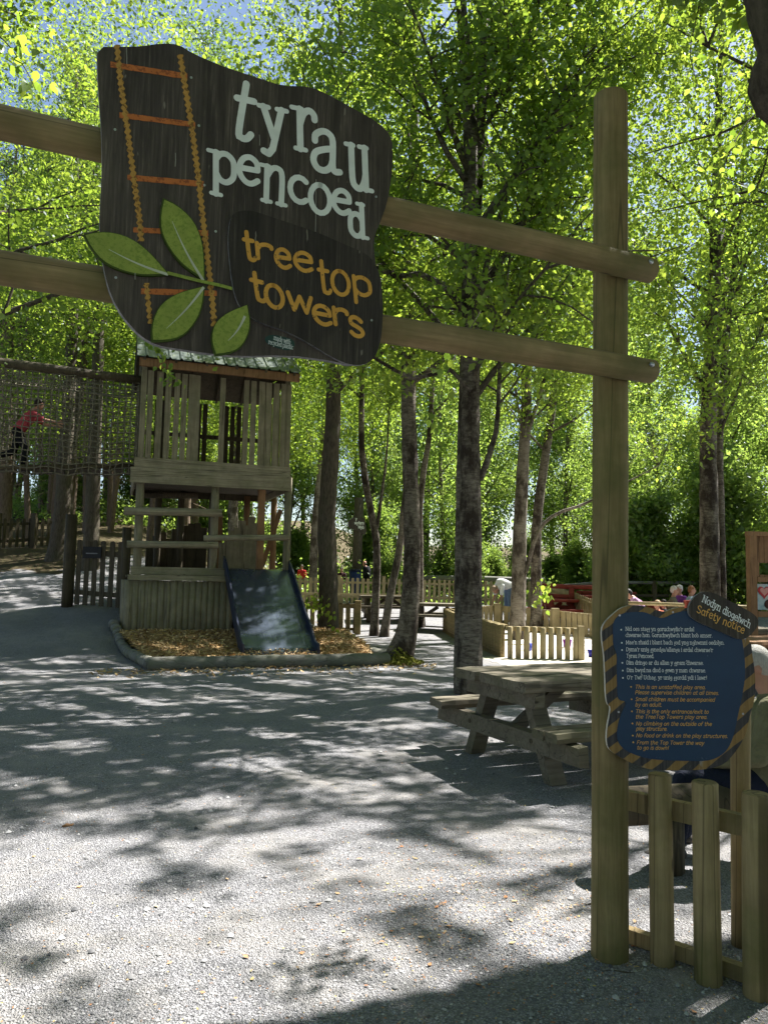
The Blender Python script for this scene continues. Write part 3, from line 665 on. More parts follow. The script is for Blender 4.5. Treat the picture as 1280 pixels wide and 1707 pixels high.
def m_blue():
    m, t, n, b = newmat('blue_notice_face'); v = mapped(t)
    g = noise(t, v, 6, 4, .6); col = ramp(t, g, [(.3, (.012, .038, .088)), (.7, (.017, .052, .112))])
    g2 = noise(t, v, 55, 4, .7); g3 = noise(t, v, 5, 3, .6)
    tc = t.nodes.new('ShaderNodeTexCoord'); sx = t.nodes.new('ShaderNodeSeparateXYZ'); t.links.new(tc.outputs['Object'], sx.inputs[0])
    low = ramp(t, sx.outputs['Z'], [(.03, 1), (.075, 0)])
    mm = nd(t, 'Math', operation='MULTIPLY'); t.links.new(ramp(t, g2, [(.60, 0), (.66, .8)]), mm.inputs[0]); t.links.new(mixc(t, low, ramp(t, g3, [(.62, 0), (.7, 1)]), (1, 1, 1)), mm.inputs[1])
    t.links.new(mixc(t, mm.outputs[0], col, (.28, .36, .42)), b.inputs['Base Color']); b.inputs['Roughness'].default_value = .45
    b.inputs['Specular IOR Level'].default_value = .35; return m
mb = MB(); mb.prism(smooth_outline([NP.px(*c7(*p)) for p in inn], 2), -.0022, -.0002); face = mb.build('notice_face', m_blue(), notice)
hd = [(698, 200), (705, 160), (740, 105), (785, 72), (840, 68), (900, 85), (980, 128), (1080, 180), (1160, 225), (1195, 265), (1192, 310), (1150, 365), (1105, 402), (1060, 408), (1000, 385), (900, 340), (800, 300), (735, 265), (705, 235)]
hb = board(smooth_outline([NP.px(*c7(*p)) for p in hd], 2), .014, 'title_plate', M['board'], M['boardedge'], notice, -.0165)
a = lambda x, y: c7(x, y)
def tl(par, txt, x0, y0, x1, y1, xh, serif, mat, y, th=.0022, jit=0, lean=0, name='lettering'):
    mb = MB(); p = c7(x0, y0); q = c7(x1, y1); text_line(mb, NP, txt, p[0], p[1], q[0], q[1], xh, serif, th, y, jit, lean); mb.build(name, mat, par)
M['white'] = m_plain('white_notice_lettering', (.85, .87, .86), .6, var=.08); M['orange'] = m_plain('orange_notice_lettering', (.80, .45, .12), .6, var=.12, scale=40)
tl(hb, 'Nodyn diogelwch', 792, 138, 1132, 328, 7.6, True, M['white'], -.0185, .0034)
tl(hb, 'Safety notice', 752, 212, 1090, 366, 8.2, False, M['orange'], -.0185, .0036, .08)
W1 = [('Nid oes staff yn goruchwylio\'r ardal', 262, 346, 750, 350), ('chwarae hon. Goruchwyliwch blant bob amser.', 262, 390, 880, 394), ("Mae'n rhaid i blant bach fod yng nghwmni oedolyn.", 264, 442, 966, 445),
      ("Dyma'r unig fynedfa/allanfa i ardal chwarae'r", 266, 492, 884, 497), ('Tyrau Pencoed.', 268, 538, 466, 540), ('Dim dringo ar du allan y ffram chwarae.', 268, 586, 818, 589), ('Dim bwyd na diod o fewn y man chwarae.', 270, 639, 834, 642), ("O'r Twr Uchaf, yr unig ffordd ydi i lawr!", 272, 691, 842, 694)]
for q in W1: tl(face, *q, 4.35, True, M['white'], -.0040, .0017)
W2 = [('This is an unstaffed play area.', 328, 758, 832, 762), ('Please supervise children at all times.', 328, 797, 926, 802), ('Small children must be accompanied', 330, 846, 896, 850), ('by an adult.', 330, 884, 522, 886),
      ('This is the only entrance/exit to', 332, 932, 852, 936), ('the TreeTop Towers play area.', 332, 970, 844, 973), ('No climbing on the outside of the', 334, 1019, 874, 1022), ('play structure.', 336, 1055, 560, 1057),
      ('No food or drink on the play structures.', 336, 1103, 990, 1108), ('From the Top Tower the way', 340, 1153, 820, 1157), ('to go is down!', 342, 1190, 568, 1192)]
for q in W2: tl(face, *q, 4.35, False, M['orange'], -.0040, .0019, .03, .22)
for pts, mt in (([(232, 340), (236, 433), (238, 484), (240, 575), (243, 630), (244, 682)], 'white'), ([(302, 746), (306, 834), (308, 920), (312, 1006), (314, 1092), (318, 1140)], 'orange')):
    for p in pts: q = NP.px(*c7(*p)); MB().tube([(q[0], -.0025, q[1]), (q[0], -.0042, q[1])], .0034, 10).build('bullet_point', M[mt], face)
# circumflex accents of the two Welsh words
for x, y in ((697, 558), (377, 658)):
    mb = MB(); ribbon(mb, [NP.px(*c7(x-7, y+7)), NP.px(*c7(x, y)), NP.px(*c7(x+7, y+7))], .0016, -.0042); mb.build('accent', M['white'], face)
for p in ((222, 238), (600, 216), (215, 925), (1098, 938), (1110, 400)):
    q = NP.px(*c7(*p)); MB().tube([(q[0], -.0002, q[1]), (q[0], -.0028, q[1])], .0045, 10).build('screw', M['steel'], notice)
# support post behind the notice
sp = at(1233, 1250, P0.y+.12); mb = WB()
mb.tube([(sp.x-.012, sp.y, -.1), (sp.x, sp.y, .8), (sp.x, sp.y-.03, at(1235, 1100, P0.y).z)], .042, 18)
o = thing('sign_post', 'slim round post carrying the right side of the safety notice', 'post', (sp.x, sp.y, 0)); mb.build('pole', M['picket'], o)

# ------------------------------------------------------------------ near picket fence
fence0 = None
pk = [(1104, 1622, 1290, .049), (1180, 1652, 1303, .053), (1263, 1682, 1322, .055), (1352, 1716, 1345, .055), (1450, 1750, 1360, .054)]
pp = []
for px, pyb, pyt, r in pk:
    g_ = gr(px, pyb-3); Yc = g_.y+r*.8; pp.append((g_.x*Yc/g_.y, Yc, at(px, pyt, Yc).z, r))
nf = thing('picket_fence', 'low fence of thick round pickets beside the tall gatepost', 'fence', (pp[0][0], pp[0][1], 0))
for k, (x, y, z, r) in enumerate(pp):
    mb = WB(); lx = random.uniform(-.01, .01)
    mb.tube([(x, y, -.08), (x+lx*.3, y, z*.35), (x+lx*.7, y, z*.7), (x+lx, y, z)], [r*1.02, r, r*.985, r*.97], 22, chamfer=.006, noise=.006, seed=k)
    mb.build('picket', M['picket'], nf)
d = Vector((pp[4][0]-pp[0][0], pp[4][1]-pp[0][1], 0)).normalized(); nrm = Vector((-d.y, d.x, 0))
for zz, hh in ((1, .085), (0, .06)):
    s = Vector((pp[0][0], pp[0][1], 0))-d*.2; e = Vector((pp[4][0], pp[4][1], 0))
    za, zb_ = (at(1050, 1338, s.y).z, at(1235, 1388, pp[2][1]).z) if zz else (.035, .035)
    off = nrm*.075
    if off.y < 0: off = -off
    q0 = s+off; q1 = e+off; q0.z = za; q1.z = za+(zb_-za)*1.7
    mb = WB(); mb.beam(q0, q1, .04, hh, jit=.002); mb.build('rail', M['picket'], nf)

# ------------------------------------------------------------------ climbing tower with slide
UT = Vector((.943, .332, 0)).normalized(); VT = Vector((-UT.y, UT.x, 0))
TO = Vector((at(208, 1000, 16.0).x, 16.0, 0))
TP = Plane(TO, UT)                      # front face plane of the tower; local y runs away from the camera
TM = TP.M
tower = thing('climbing_tower', 'roofed wooden play tower with slatted upper deck above the slide', 'play tower', mat=TM)
tf = lambda px, py, off=0: TP.px(px, py, off)
D = 2.9                                  # depth of the tower
zdk = tf(300, 800)[1]; sW0, sW1 = tf(232, 700)[0], tf(484, 700)[0]
zlow = tf(300, 962)[1]
def tpost(px, z0, z1, y, r=.075, mat='tower', sq=False):
    s = tf(px, 900, y)[0]; mb = MB()
    if sq: mb.box((s, y, (z0+z1)/2), (r*2, r*2, z1-z0), jit=.004)
    else: mb.tube([(s, y, z0), (s+.01, y, (z0+z1)/2), (s, y, z1)], r, 14, noise=.01)
    mb.build('post', M[mat], tower)
ze = tf(360, 628)[1]
for px in (230, 356, 434, 478):
    tpost(px, -.1 if px < 300 else .2, zdk+.2, .08, .085 if px != 434 else .07, 'redwood' if px == 434 else 'tower', px == 434)
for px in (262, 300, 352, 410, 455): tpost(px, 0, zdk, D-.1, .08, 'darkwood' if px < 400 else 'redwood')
for s in (sW0+.07, sW1-.07):
    for y in (.07, D-.07):
        mb = MB(); mb.box((s, y, (zdk+ze)/2+.1), (.11, .11, ze-zdk), jit=.003); mb.build('corner_post', M['tower'], tower)
# deck boards on the outside
def hboard(z0, z1, s0, s1, y, th=.045, mat='towerx', name='board'):
    mb = MB(); mb.box(((s0+s1)/2, y, (z0+z1)/2), (s1-s0, th, z1-z0), jit=.004); return mb.build(name, M[mat], tower)
zA, zB, zC, zD = tf(360, 771)[1], tf(360, 787)[1], tf(360, 799)[1], tf(360, 812)[1]
hboard(zB+.004, zA, sW0-.05, sW1+.02, -.03)
hboard(zC+.003, zB, sW0-.12, sW1+.05, -.055, .05)
hboard(zD, zC-.003, sW0-.12, sW1+.05, -.052, .05)
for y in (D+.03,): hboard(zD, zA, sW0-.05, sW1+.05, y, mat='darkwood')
mb = MB()
for i in range(22): mb.box((( sW0+sW1)/2, .08+i*(D-.16)/21, zC), (sW1-sW0, .118, .04))
mb.build('deck', M['darkwood'], tower)
for s in (sW0-.02, sW1+.02):
    mb = MB(); mb.box((s, D/2, (zD+zA)/2), (.045, D-.02, zA-zD)); mb.build('side_board', M['towerx'], tower)
# upper slats
fr_sl = [(238, 9), (249, 9), (265, 10), (279, 9), (294, 9), (306, 9), (318, 9), (327, 10), (370, 9), (410, 9), (422, 9), (436, 10), (447, 10), (460, 10), (472, 9), (481, 8)]
for px, wp in fr_sl:
    s = tf(px, 700)[0]; mb = MB(); ww = wp/1284*16.6
    mb.box((s, .0+random.uniform(-.006, .006), (zB+ze)/2), (ww, .03, ze-zB-.02), jit=.006, rz=random.uniform(-.02, .02))
    mb.build('slat', M['tower'], tower)
for px in (332, 342, 378, 388, 399, 408, 440, 462, 262, 274, 250):
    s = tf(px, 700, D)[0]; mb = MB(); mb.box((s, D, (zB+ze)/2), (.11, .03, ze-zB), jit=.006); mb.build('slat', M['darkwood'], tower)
for i in range(8):
    for s in (sW0, sW1):
        mb = MB(); mb.box((s, .3+i*(D-.6)/7, (zB+ze)/2), (.03, .12, ze-zB), jit=.006); mb.build('slat', M['tower'], tower)
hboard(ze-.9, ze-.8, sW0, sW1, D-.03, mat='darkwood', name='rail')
# eaves fascia and roof
zE0 = tf(235, 612)[1]; fz = tf(495, 640)[1]
zev = tf(490, 636)[1]; sR0, sR1 = tf(228, 610)[0], tf(497, 640)[0]
hboard(zev-.07, zev+.11, sR0+.05, sR1-.02, -.26, .05, 'redwood', 'fascia')
ridge_y, ridge_z = D/2, zev+.17+.62*(D/2+.3)
mroof = newmat('mossy_corrugated_roof'); m, t, n, b = mroof
v = mapped(t, (1, .35, .35)); g = noise(t, v, 7, 6, .7); g2 = noise(t, mapped(t), 2.2, 4, .6)
col = ramp(t, g, [(.35, (.06, .075, .08)), (.55, (.13, .155, .145)), (.68, (.24, .26, .20))])
t.links.new(mixc(t, ramp(t, g2, [(.50, 0), (.68, .6)]), col, (.14, .16, .08)), b.inputs['Base Color'])
b.inputs['Roughness'].default_value = .42; b.inputs['Metallic'].default_value = .35; b.inputs['Specular IOR Level'].default_value = .5
M['roof'] = m
def roof(sgn):
    mb = MB(); x = sR0; prof = []
    pitch = (sR1-sR0)/15
    for i in range(15):
        x0 = sR0+i*pitch
        for dx, dz in ((0, 0), (.10, .002), (.72, .002), (.80, .035), (.92, .035), (1.0, 0)): prof.append((x0+dx*pitch, dz))
    y0 = -.36 if sgn < 0 else D+.36; z0 = zev+.12
    vs = []
    for q, (yy, zz) in enumerate(((y0, z0), (ridge_y, ridge_z))):
        for x, dz in prof: vs.append((x, yy, zz+dz))
    k = len(prof); fs = [(i, i+1, k+i+1, k+i) if sgn < 0 else (i+1, i, k+i, k+i+1) for i in range(k-1)]
    b0 = len(vs); vs += [(x, y, z-.012) for x, y, z in vs]; fs += [tuple(b0+i for i in f[::-1]) for f in fs]
    for a_ in (0, ): fs += [(i, b0+i, b0+i+1, i+1) for i in range(k-1)]
    mb.add(vs, fs); mb.build('roof', M['roof'], tower)
    mb = MB(); ya = y0+.05*(1 if sgn < 0 else -1); mb.add([(sR0+.04, ya, z0-.02), (sR1-.04, ya, z0-.02), (sR1-.04, ridge_y, ridge_z-.035), (sR0+.04, ridge_y, ridge_z-.035)], [(0, 1, 2, 3)]); mb.build('roof_shade_sheet', M['darkwood'], tower)  # dark sheet added to stand in for the roof's shaded underside
roof(-1); roof(1)
mb = MB(); mb.box(((sR0+sR1)/2, ridge_y, ridge_z+.03), (sR1-sR0, .22, .05)); mb.build('ridge_cap', M['roof'], tower)
for i in range(6):
    s = sR0+.15+i*(sR1-sR0-.3)/5; mb = MB()
    mb.beam((s, -.3, zev+.08), (s, ridge_y, ridge_z-.06), .05, .10); mb.beam((s, D+.3, zev+.08), (s, ridge_y, ridge_z-.06), .05, .10)
    mb.build('rafter', M['darkwood'], tower)
for s in (sW0+.03, sW1-.03):
    mb = MB(); mb.add([(s-.015, -.2, zev+.05), (s-.015, D+.2, zev+.05), (s-.015, ridge_y, ridge_z-.1), (s+.015, -.2, zev+.05), (s+.015, D+.2, zev+.05), (s+.015, ridge_y, ridge_z-.1)], [(0, 1, 2), (5, 4, 3), (0, 3, 4, 1), (1, 4, 5, 2), (2, 5, 3, 0)])
    mb.build('gable_board', M['darkwood'], tower)
# round rails under the deck
def trail(pxa, pya, pxb, pyb, y, r, mat='beam'):
    a_ = tf(pxa, pya, y); b_ = tf(pxb, pyb, y); mb = MB(); mb.tube([(a_[0], y, a_[1]), ((a_[0]+b_[0])/2, y-.01, (a_[1]+b_[1])/2), (b_[0], y, b_[1])], r, 14, chamfer=.01, noise=.01); mb.build('rail', M[mat], tower)
trail(207, 852, 370, 855, -.11, .085, 'towerx'); trail(212, 907, 364, 909, -.14, .075, 'towerx'); trail(340, 897, 482, 896, -.12, .065, 'towerx')
trail(232, 825, 330, 826, D-.2, .08, 'darkwood')
# diagonal brace
a_ = tf(437, 944, .5); b_ = tf(468, 850, .5); mb = MB(); mb.beam((a_[0], .5, a_[1]), (b_[0], .5, b_[1]), .07, .1); mb.build('brace', M['redwood'], tower)
# low deck, its front wall of half round palings
s0, s1 = tf(207, 1000)[0], tf(382, 1000)[0]
hboard(tf(300, 958)[1]-.01, tf(300, 946)[1], s0+.1, s1, -.02, .05, 'towerx', 'sill'); hboard(zlow-.07, zlow+.035, s0+.05, s1-.02, -.12, .14, 'towerx', 'sill')
mb = MB()
for i in range(16): mb.box(((s0+tf(480, 960)[0])/2, .1+i*.18, zlow), (tf(480, 960)[0]-s0-.05, .16, .04))
mb.build('low_deck', M['darkwood'], tower)
n_ = 17
for i in range(n_):
    s = s0+.09+(s1-s0-.1)*i/(n_-1); mb = MB(); r = .088+random.uniform(-.006, .006)
    mb.tube([(s, -.05+random.uniform(-.01, .01), -.1), (s, -.05, zlow-.08)], r, 12, noise=.012); mb.build('paling', M['tower'], tower)
for i in range(15):
    y = .1+i*.19; mb = MB(); mb.tube([(s0+.03, y, -.1), (s0+.03, y, zlow-.08)], .09, 10); mb.build('paling', M['tower'], tower)
for i in range(9):
    s = s1+.0+(tf(480, 960)[0]-s1)*i/8; mb = MB(); mb.tube([(s, .12, -.1), (s, .12, zlow-.12)], .088, 10); mb.build('paling', M['darkwood'], tower)
# wavy palisade at the back of the low deck
def palis(pxs, tops, y, mat='tower'):
    for px, pt in zip(pxs, tops):
        s, z = tf(px, pt, y); mb = MB(); mb.box((s, y, (zlow+z)/2), (.17, .05, z-zlow), jit=.008); mb.build('palisade_board', M[mat], tower)
palis([372, 380, 388, 396, 404, 412, 420, 428], [905, 893, 884, 880, 868, 876, 862, 872], 1.7)
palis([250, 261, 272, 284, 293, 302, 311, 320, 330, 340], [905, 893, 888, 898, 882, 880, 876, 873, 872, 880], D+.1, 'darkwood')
palis([358, 366, 412], [885, 860, 900], D, 'redwood')
# slide
slide = thing('slide', 'wide stainless steel slide with dark navy sides coming off the play tower', 'slide', mat=TM)
sa, sb = tf(377, 950)[0], tf(481, 950)[0]; zt = tf(400, 948)[1]
pr = [(.25, zt+.0), (0, zt), (-.25, zt-.10), (-.9, zt-.52), (-1.6, zt-.98), (-2.1, zt-1.25), (-2.45, .19), (-2.75, .15)]
m, t, n, b = newmat('worn_stainless_steel'); v = mapped(t, (6, .4, .4)); g = noise(t, v, 5, 5, .6); g2 = noise(t, mapped(t), 2.3, 3, .5)
t.links.new(ramp(t, g, [(.3, (.11, .14, .20)), (.7, (.19, .23, .30))]), b.inputs['Base Color'])  # blue-grey base puts the sky's reflection into the colour
t.links.new(ramp(t, g2, [(.35, .16), (.7, .30)]), b.inputs['Roughness']); b.inputs['Metallic'].default_value = .72; bump(t, b, g2, .10, .04)
M['stainless'] = m; M['navy'] = m_plain('dark_navy_panel', (.012, .02, .05), .4, spec=.5)
def smooth_path(p, k=6):
    o = []
    for i in range(len(p)-1):
        p0 = p[max(i-1, 0)]; p1 = p[i]; p2 = p[i+1]; p3 = p[min(i+2, len(p)-1)]
        for j in range(k):
            u = j/k; o.append(tuple(.5*((2*b_)+(-a_+c)*u+(2*a_-5*b_+4*c-d_)*u*u+(-a_+3*b_-3*c+d_)*u**3) for a_, b_, c, d_ in zip(p0, p1, p2, p3)))
    o.append(p[-1]); return o
sp_ = smooth_path(pr); mb = MB(); vs = []; 
for y, z in sp_:
    vs += [(sa, y, z), (sb, y, z), (sb, y, z-.015), (sa, y, z-.015)]
fs = []
for i in range(len(sp_)-1):
    a_ = 4*i; fs += [(a_, a_+4, a_+5, a_+1), (a_+3, a_+2, a_+6, a_+7)]
fs += [(4*(len(sp_)-1), 4*(len(sp_)-1)+3, 4*(len(sp_)-1)+2, 4*(len(sp_)-1)+1)]
mb.add(vs, fs, True); mb.build('chute', M['stainless'], slide)
for s in (sa, sb):
    o = [(y, z+.17+(.10 if i < 8 else 0)*(1-i/8)) for i, (y, z) in enumerate(sp_)]
    lo = [(y, max(.02, z-.16)) for y, z in sp_][::-1]; poly = o+lo
    e = -.035 if s == sa else .035; mb = MB(); n2 = len(poly)
    vs = [(s+min(0, e), y, z) for y, z in poly]+[(s+max(0, e), y, z) for y, z in poly]; k = len(sp_)
    fs = []
    for i in range(k-1): q = (i, i+1, n2-2-i, n2-1-i); fs += [q, tuple(n2+w_ for w_ in q[::-1])]
    fs += [(i, (i+1) % n2, (i+1) % n2+n2, i+n2)[::-1] for i in range(n2)]
    mb.add(vs, fs); mb.build('side_panel', M['navy'], slide)
mb = MB(); mb.box(((sa+sb)/2, sp_[-1][0]+.015, .085), (sb-sa, .02, .12)); mb.build('end_lip', M['navy'], slide)

# ------------------------------------------------------------------ wood chip pit, its mound and logs
def T2W(s, y, z=0): return TO+UT*s+VT*y+Vector((0, 0, z))
A1, A2, A3, A4 = gr(246, 1117), gr(652, 1108), gr(515, 1052), Vector((-6.0, 16.2, 0))
ls = T2W(-.25, -.4)
def logrun(name, label, pts, r, group, parent=None, segs=1):
    mb = WB(); q = [Vector((p[0], p[1], Hf(p[0], p[1])+r*.72)) for p in pts]
    dn = []
    for i in range(len(q)-1):
        for k in range(4): dn.append(q[i].lerp(q[i+1], k/4))
    dn.append(q[-1])
    mb.tube(dn, [r*(1+.03*math.sin(i*2.1+len(label))) for i in range(len(dn))], 18, chamfer=.012, noise=.012, seed=len(label))
    o = mb.build(name, M['log'], origin=dn[0]); o.location = dn[0]; tag(o, label, 'log', group); return o
G1 = 'logs edging the wood chip pit'
logrun('edging_log', 'long grey log along the front of the wood chip pit', [A1, (A1+A2)/2, A2+Vector((-.05, 0, 0))], .12, G1)
logrun('edging_log', 'grey log on the right side of the wood chip pit beyond the slide', [A2+Vector((-.12, .25, 0)), A3], .12, G1)
o = logrun('edging_log', 'short lower log half under the right end of the front log', [A2+Vector((-1.3, -.42, 0)), A2+Vector((-.15, -.02, 0))], .085, G1)
o.location.z -= .03
# left side: round posts laid side by side as a kerb
kb = thing('log_kerb', 'row of short round log ends edging the left side of the wood chip pit', 'log kerb', A1)
L0 = A1+Vector((0, .12, 0)); L1 = Vector((-5.50, 16.0, 0))
for i in range(19):
    p = L0.lerp(L1, i/18)+Vector((random.uniform(-.015, .015), 0, 0)); p.z = Hf(p.x, p.y); mb = WB(); dd = (L1-L0).normalized()
    q_ = random.uniform(.088, .105); mb.tube([p+dd*-.125+Vector((0, 0, q_-.01)), p+dd*.118+Vector((0, 0, q_))], q_, 14, chamfer=.03); mb.build('log_end', M['log'], kb)
# mound
def chipz(s, y):  # tower-local -> height of chips
    return .02+.30*sst(-3.6, -.2, y)
ps = [L0+Vector((.08, 0, 0)), A2+Vector((-.1, .12, 0)), A3+Vector((-.05, 0, 0)), T2W(4.6, .6), T2W(0, .6), L1]
def inside(x, y, poly):
    c = np.zeros(np.shape(x), bool); n = len(poly)
    for i in range(n):
        a_, b_ = poly[i], poly[(i+1) % n]
        cond = ((a_[1] > y) != (b_[1] > y)) & (x < (b_[0]-a_[0])*(y-a_[1])/(b_[1]-a_[1]+1e-12)+a_[0]); c ^= cond
    return c
poly = [(p.x, p.y) for p in ps]
def chipH(x, y):
    dx, dy = x-TO.x, y-TO.y; s = dx*UT.x+dy*UT.y; yy = dx*VT.x+dy*VT.y
    return np.maximum(H(np.maximum(x, -4.55), y)+.045+.33*sst(-3.9, -.3, yy)+.02*np.sin(x*3.1)*np.sin(y*2.7), H(x, y)+.03)
xs = np.linspace(-7, 2, 110); ys = np.linspace(11.5, 20.5, 110); X, Y = np.meshgrid(xs, ys); Z = chipH(X, Y)
V = np.stack([X.ravel(), Y.ravel(), Z.ravel()], 1); i, j = np.meshgrid(np.arange(109), np.arange(109)); a0 = (j*110+i).ravel()
Fq = np.stack([a0, a0+1, a0+111, a0+110], 1); cx = V[Fq].mean(1); Fq = Fq[inside(cx[:, 0], cx[:, 1], poly)]
m, t, n, b = newmat('wood_chip_bed'); v = mapped(t); g = noise(t, v, 38, 5, .75)
t.links.new(ramp(t, g, [(.3, (.13, .07, .026)), (.5, (.34, .215, .09)), (.7, (.52, .37, .18))]), b.inputs['Base Color']); bump(t, b, g, 1, .03); M['chipbed'] = m
o = link('wood_chip_bed', npmesh('wood_chip_bed', V, Fq, True), M['chipbed']); o['kind'] = 'structure'
N = 26000; X = RNG.uniform(-7, 2, N); Y = RNG.uniform(11.6, 19, N); k = inside(X, Y, poly); X, Y = X[k], Y[k]
# some chips spilled on the gravel in front
N2 = 550; xs2 = RNG.uniform(-4.5, 1.0, N2); X2 = xs2; Y2 = np.interp(xs2, [A1.x, A2.x], [A1.y, A2.y])-np.abs(RNG.normal(0, .5, N2))-.1
Zc = np.concatenate([chipH(X, Y)+.01, H(X2, Y2)+.008]); X = np.concatenate([X, X2]); Y = np.concatenate([Y, Y2]); N = len(X)
ax = RNG.normal(size=(N, 3)); ax[:, 2] *= .35; ax /= np.linalg.norm(ax, axis=1)[:, None]; bx = RNG.normal(size=(N, 3)); bx[:, 2] *= .5; bx -= ax*(ax*bx).sum(1)[:, None]; bx /= np.linalg.norm(bx, axis=1)[:, None]
la = RNG.uniform(.018, .045, N)[:, None]; lb = RNG.uniform(.006, .014, N)[:, None]; C0 = np.stack([X, Y, Zc+RNG.random(N)*.03], 1)
V = np.stack([C0-ax*la-bx*lb, C0+ax*la-bx*lb, C0+ax*la+bx*lb, C0-ax*la+bx*lb], 1).reshape(-1, 3)
m, t, n, b = newmat('loose_wood_chips'); q = t.nodes.new('ShaderNodeAttribute'); q.attribute_name = 'rnd'
t.links.new(ramp(t, q.outputs['Fac'], [(0, (.15, .08, .03)), (.4, (.40, .26, .11)), (1, (.64, .47, .25))]), b.inputs['Base Color'])
o = link('wood_chips', npmesh('wood_chips', V, np.arange(N*4).reshape(N, 4), False, RNG.random(N)), m); tag(o, 'loose golden wood chips filling the pit under the slide', 'wood chips', kind='stuff')

# ------------------------------------------------------------------ net bridge on the left
bridge = thing('net_bridge', 'rope net bridge hung from a dark log, running left from the play tower', 'net bridge', mat=TM)
br1 = sW0-.02; br0 = br1-5.2; NY = .25; FY = 1.35
def zpx(s, py, y):   # height at tower-local s,y seen on photo row py
    p = T2W(s, y); px = 640+1284*p.x/p.y
    return at(px, py, p.y).z
for y in (NY, FY):
    za, zb_ = zpx(br1, 634, y), zpx(br0+2.6, 606, y); zl = za+(zb_-za)*2
    mb = MB(); mb.tube([(br0, y, zl), ((br0+br1)/2, y, zb_), (br1+.1, y, za)], .10, 14, noise=.015); mb.build('top_log', M['darkwood'], bridge)
    zc, zd = zpx(br1, 776, y), zpx(br0+2.6, 779, y)
    mb = MB(); mb.tube([(br0, y, zd-.1), ((br0+br1)/2, y, zd), (br1+.1, y, zc)], .055, 12, noise=.02); mb.build('bottom_rope', M['darkwood'], bridge)
def bz(s, y=NY):
    f = (s-br1)/(br0-br1); zc = zpx(br1, 779, y); return zc-.10*math.sin(math.pi*min(1, max(0, f)))
for i in range(22):
    s = br0+.12+i*(br1-br0-.2)/21; mb = MB(); mb.box((s, (NY+FY)/2, bz(s)-.02), (.17, FY-NY, .05)); mb.build('plank', M['darkwood'], bridge)
def net(y, bulge, seed):
    mb = MB(); rn = random.Random(seed); ni, nj = 40, 19
    P = [[None]*(nj+1) for _ in range(ni+1)]
    for i in range(ni+1):
        s = br0+(br1-br0)*i/ni; zt_ = zpx(br1, 632, y)+(zpx(br0+2.6, 606, y)-zpx(br1, 632, y))*2*(br1-s)/(br1-br0)+.02; zb_ = bz(s, y)-.16
        for j in range(nj+1):
            f = j/nj; P[i][j] = Vector((s+rn.gauss(0, .012), y+bulge*math.sin(math.pi*f*.9)*(.8+.3*math.sin(i*.5))+rn.gauss(0, .01), zt_+(zb_-zt_)*f+rn.gauss(0, .012)-.03*math.sin(i*1.1)*f))
    for i in range(ni+1): mb.tube([P[i][j] for j in range(nj+1)], .0115, 4, False)
    for j in range(nj+1): mb.tube([P[i][j] for i in range(ni+1)], .0115, 4, False)
    mb.build('net', M['rope'], bridge)
net(NY-.02, -.16, 3); net(FY+.02, .16, 5)
mb = MB()      # overhead net between the two logs
for i in range(41):
    s = br0+(br1-br0)*i/40; z = zpx(br1, 632, NY)+(zpx(br0+2.6, 606, NY)-zpx(br1, 632, NY))*2*(br1-s)/(br1-br0)
    mb.tube([(s, NY, z-.06), (s, (NY+FY)/2, z-.28), (s, FY, z-.06)], .009, 4, False)
for q in range(1, 8):
    y = NY+(FY-NY)*q/8; mb.tube([(br0+(br1-br0)*i/10, y, zpx(br1, 632, NY)+(zpx(br0+2.6, 606, NY)-zpx(br1, 632, NY))*2*(1-i/10)-.06-.22*math.sin(math.pi*q/8)) for i in range(11)], .009, 4, False)
mb.build('net', M['rope'], bridge)
for s in (br0, ):
    for y in (NY, FY):
        mb = MB(); mb.tube([(s, y, -.2), (s, y, 6.6)], .12, 12); mb.build('post', M['darkwood'], bridge)

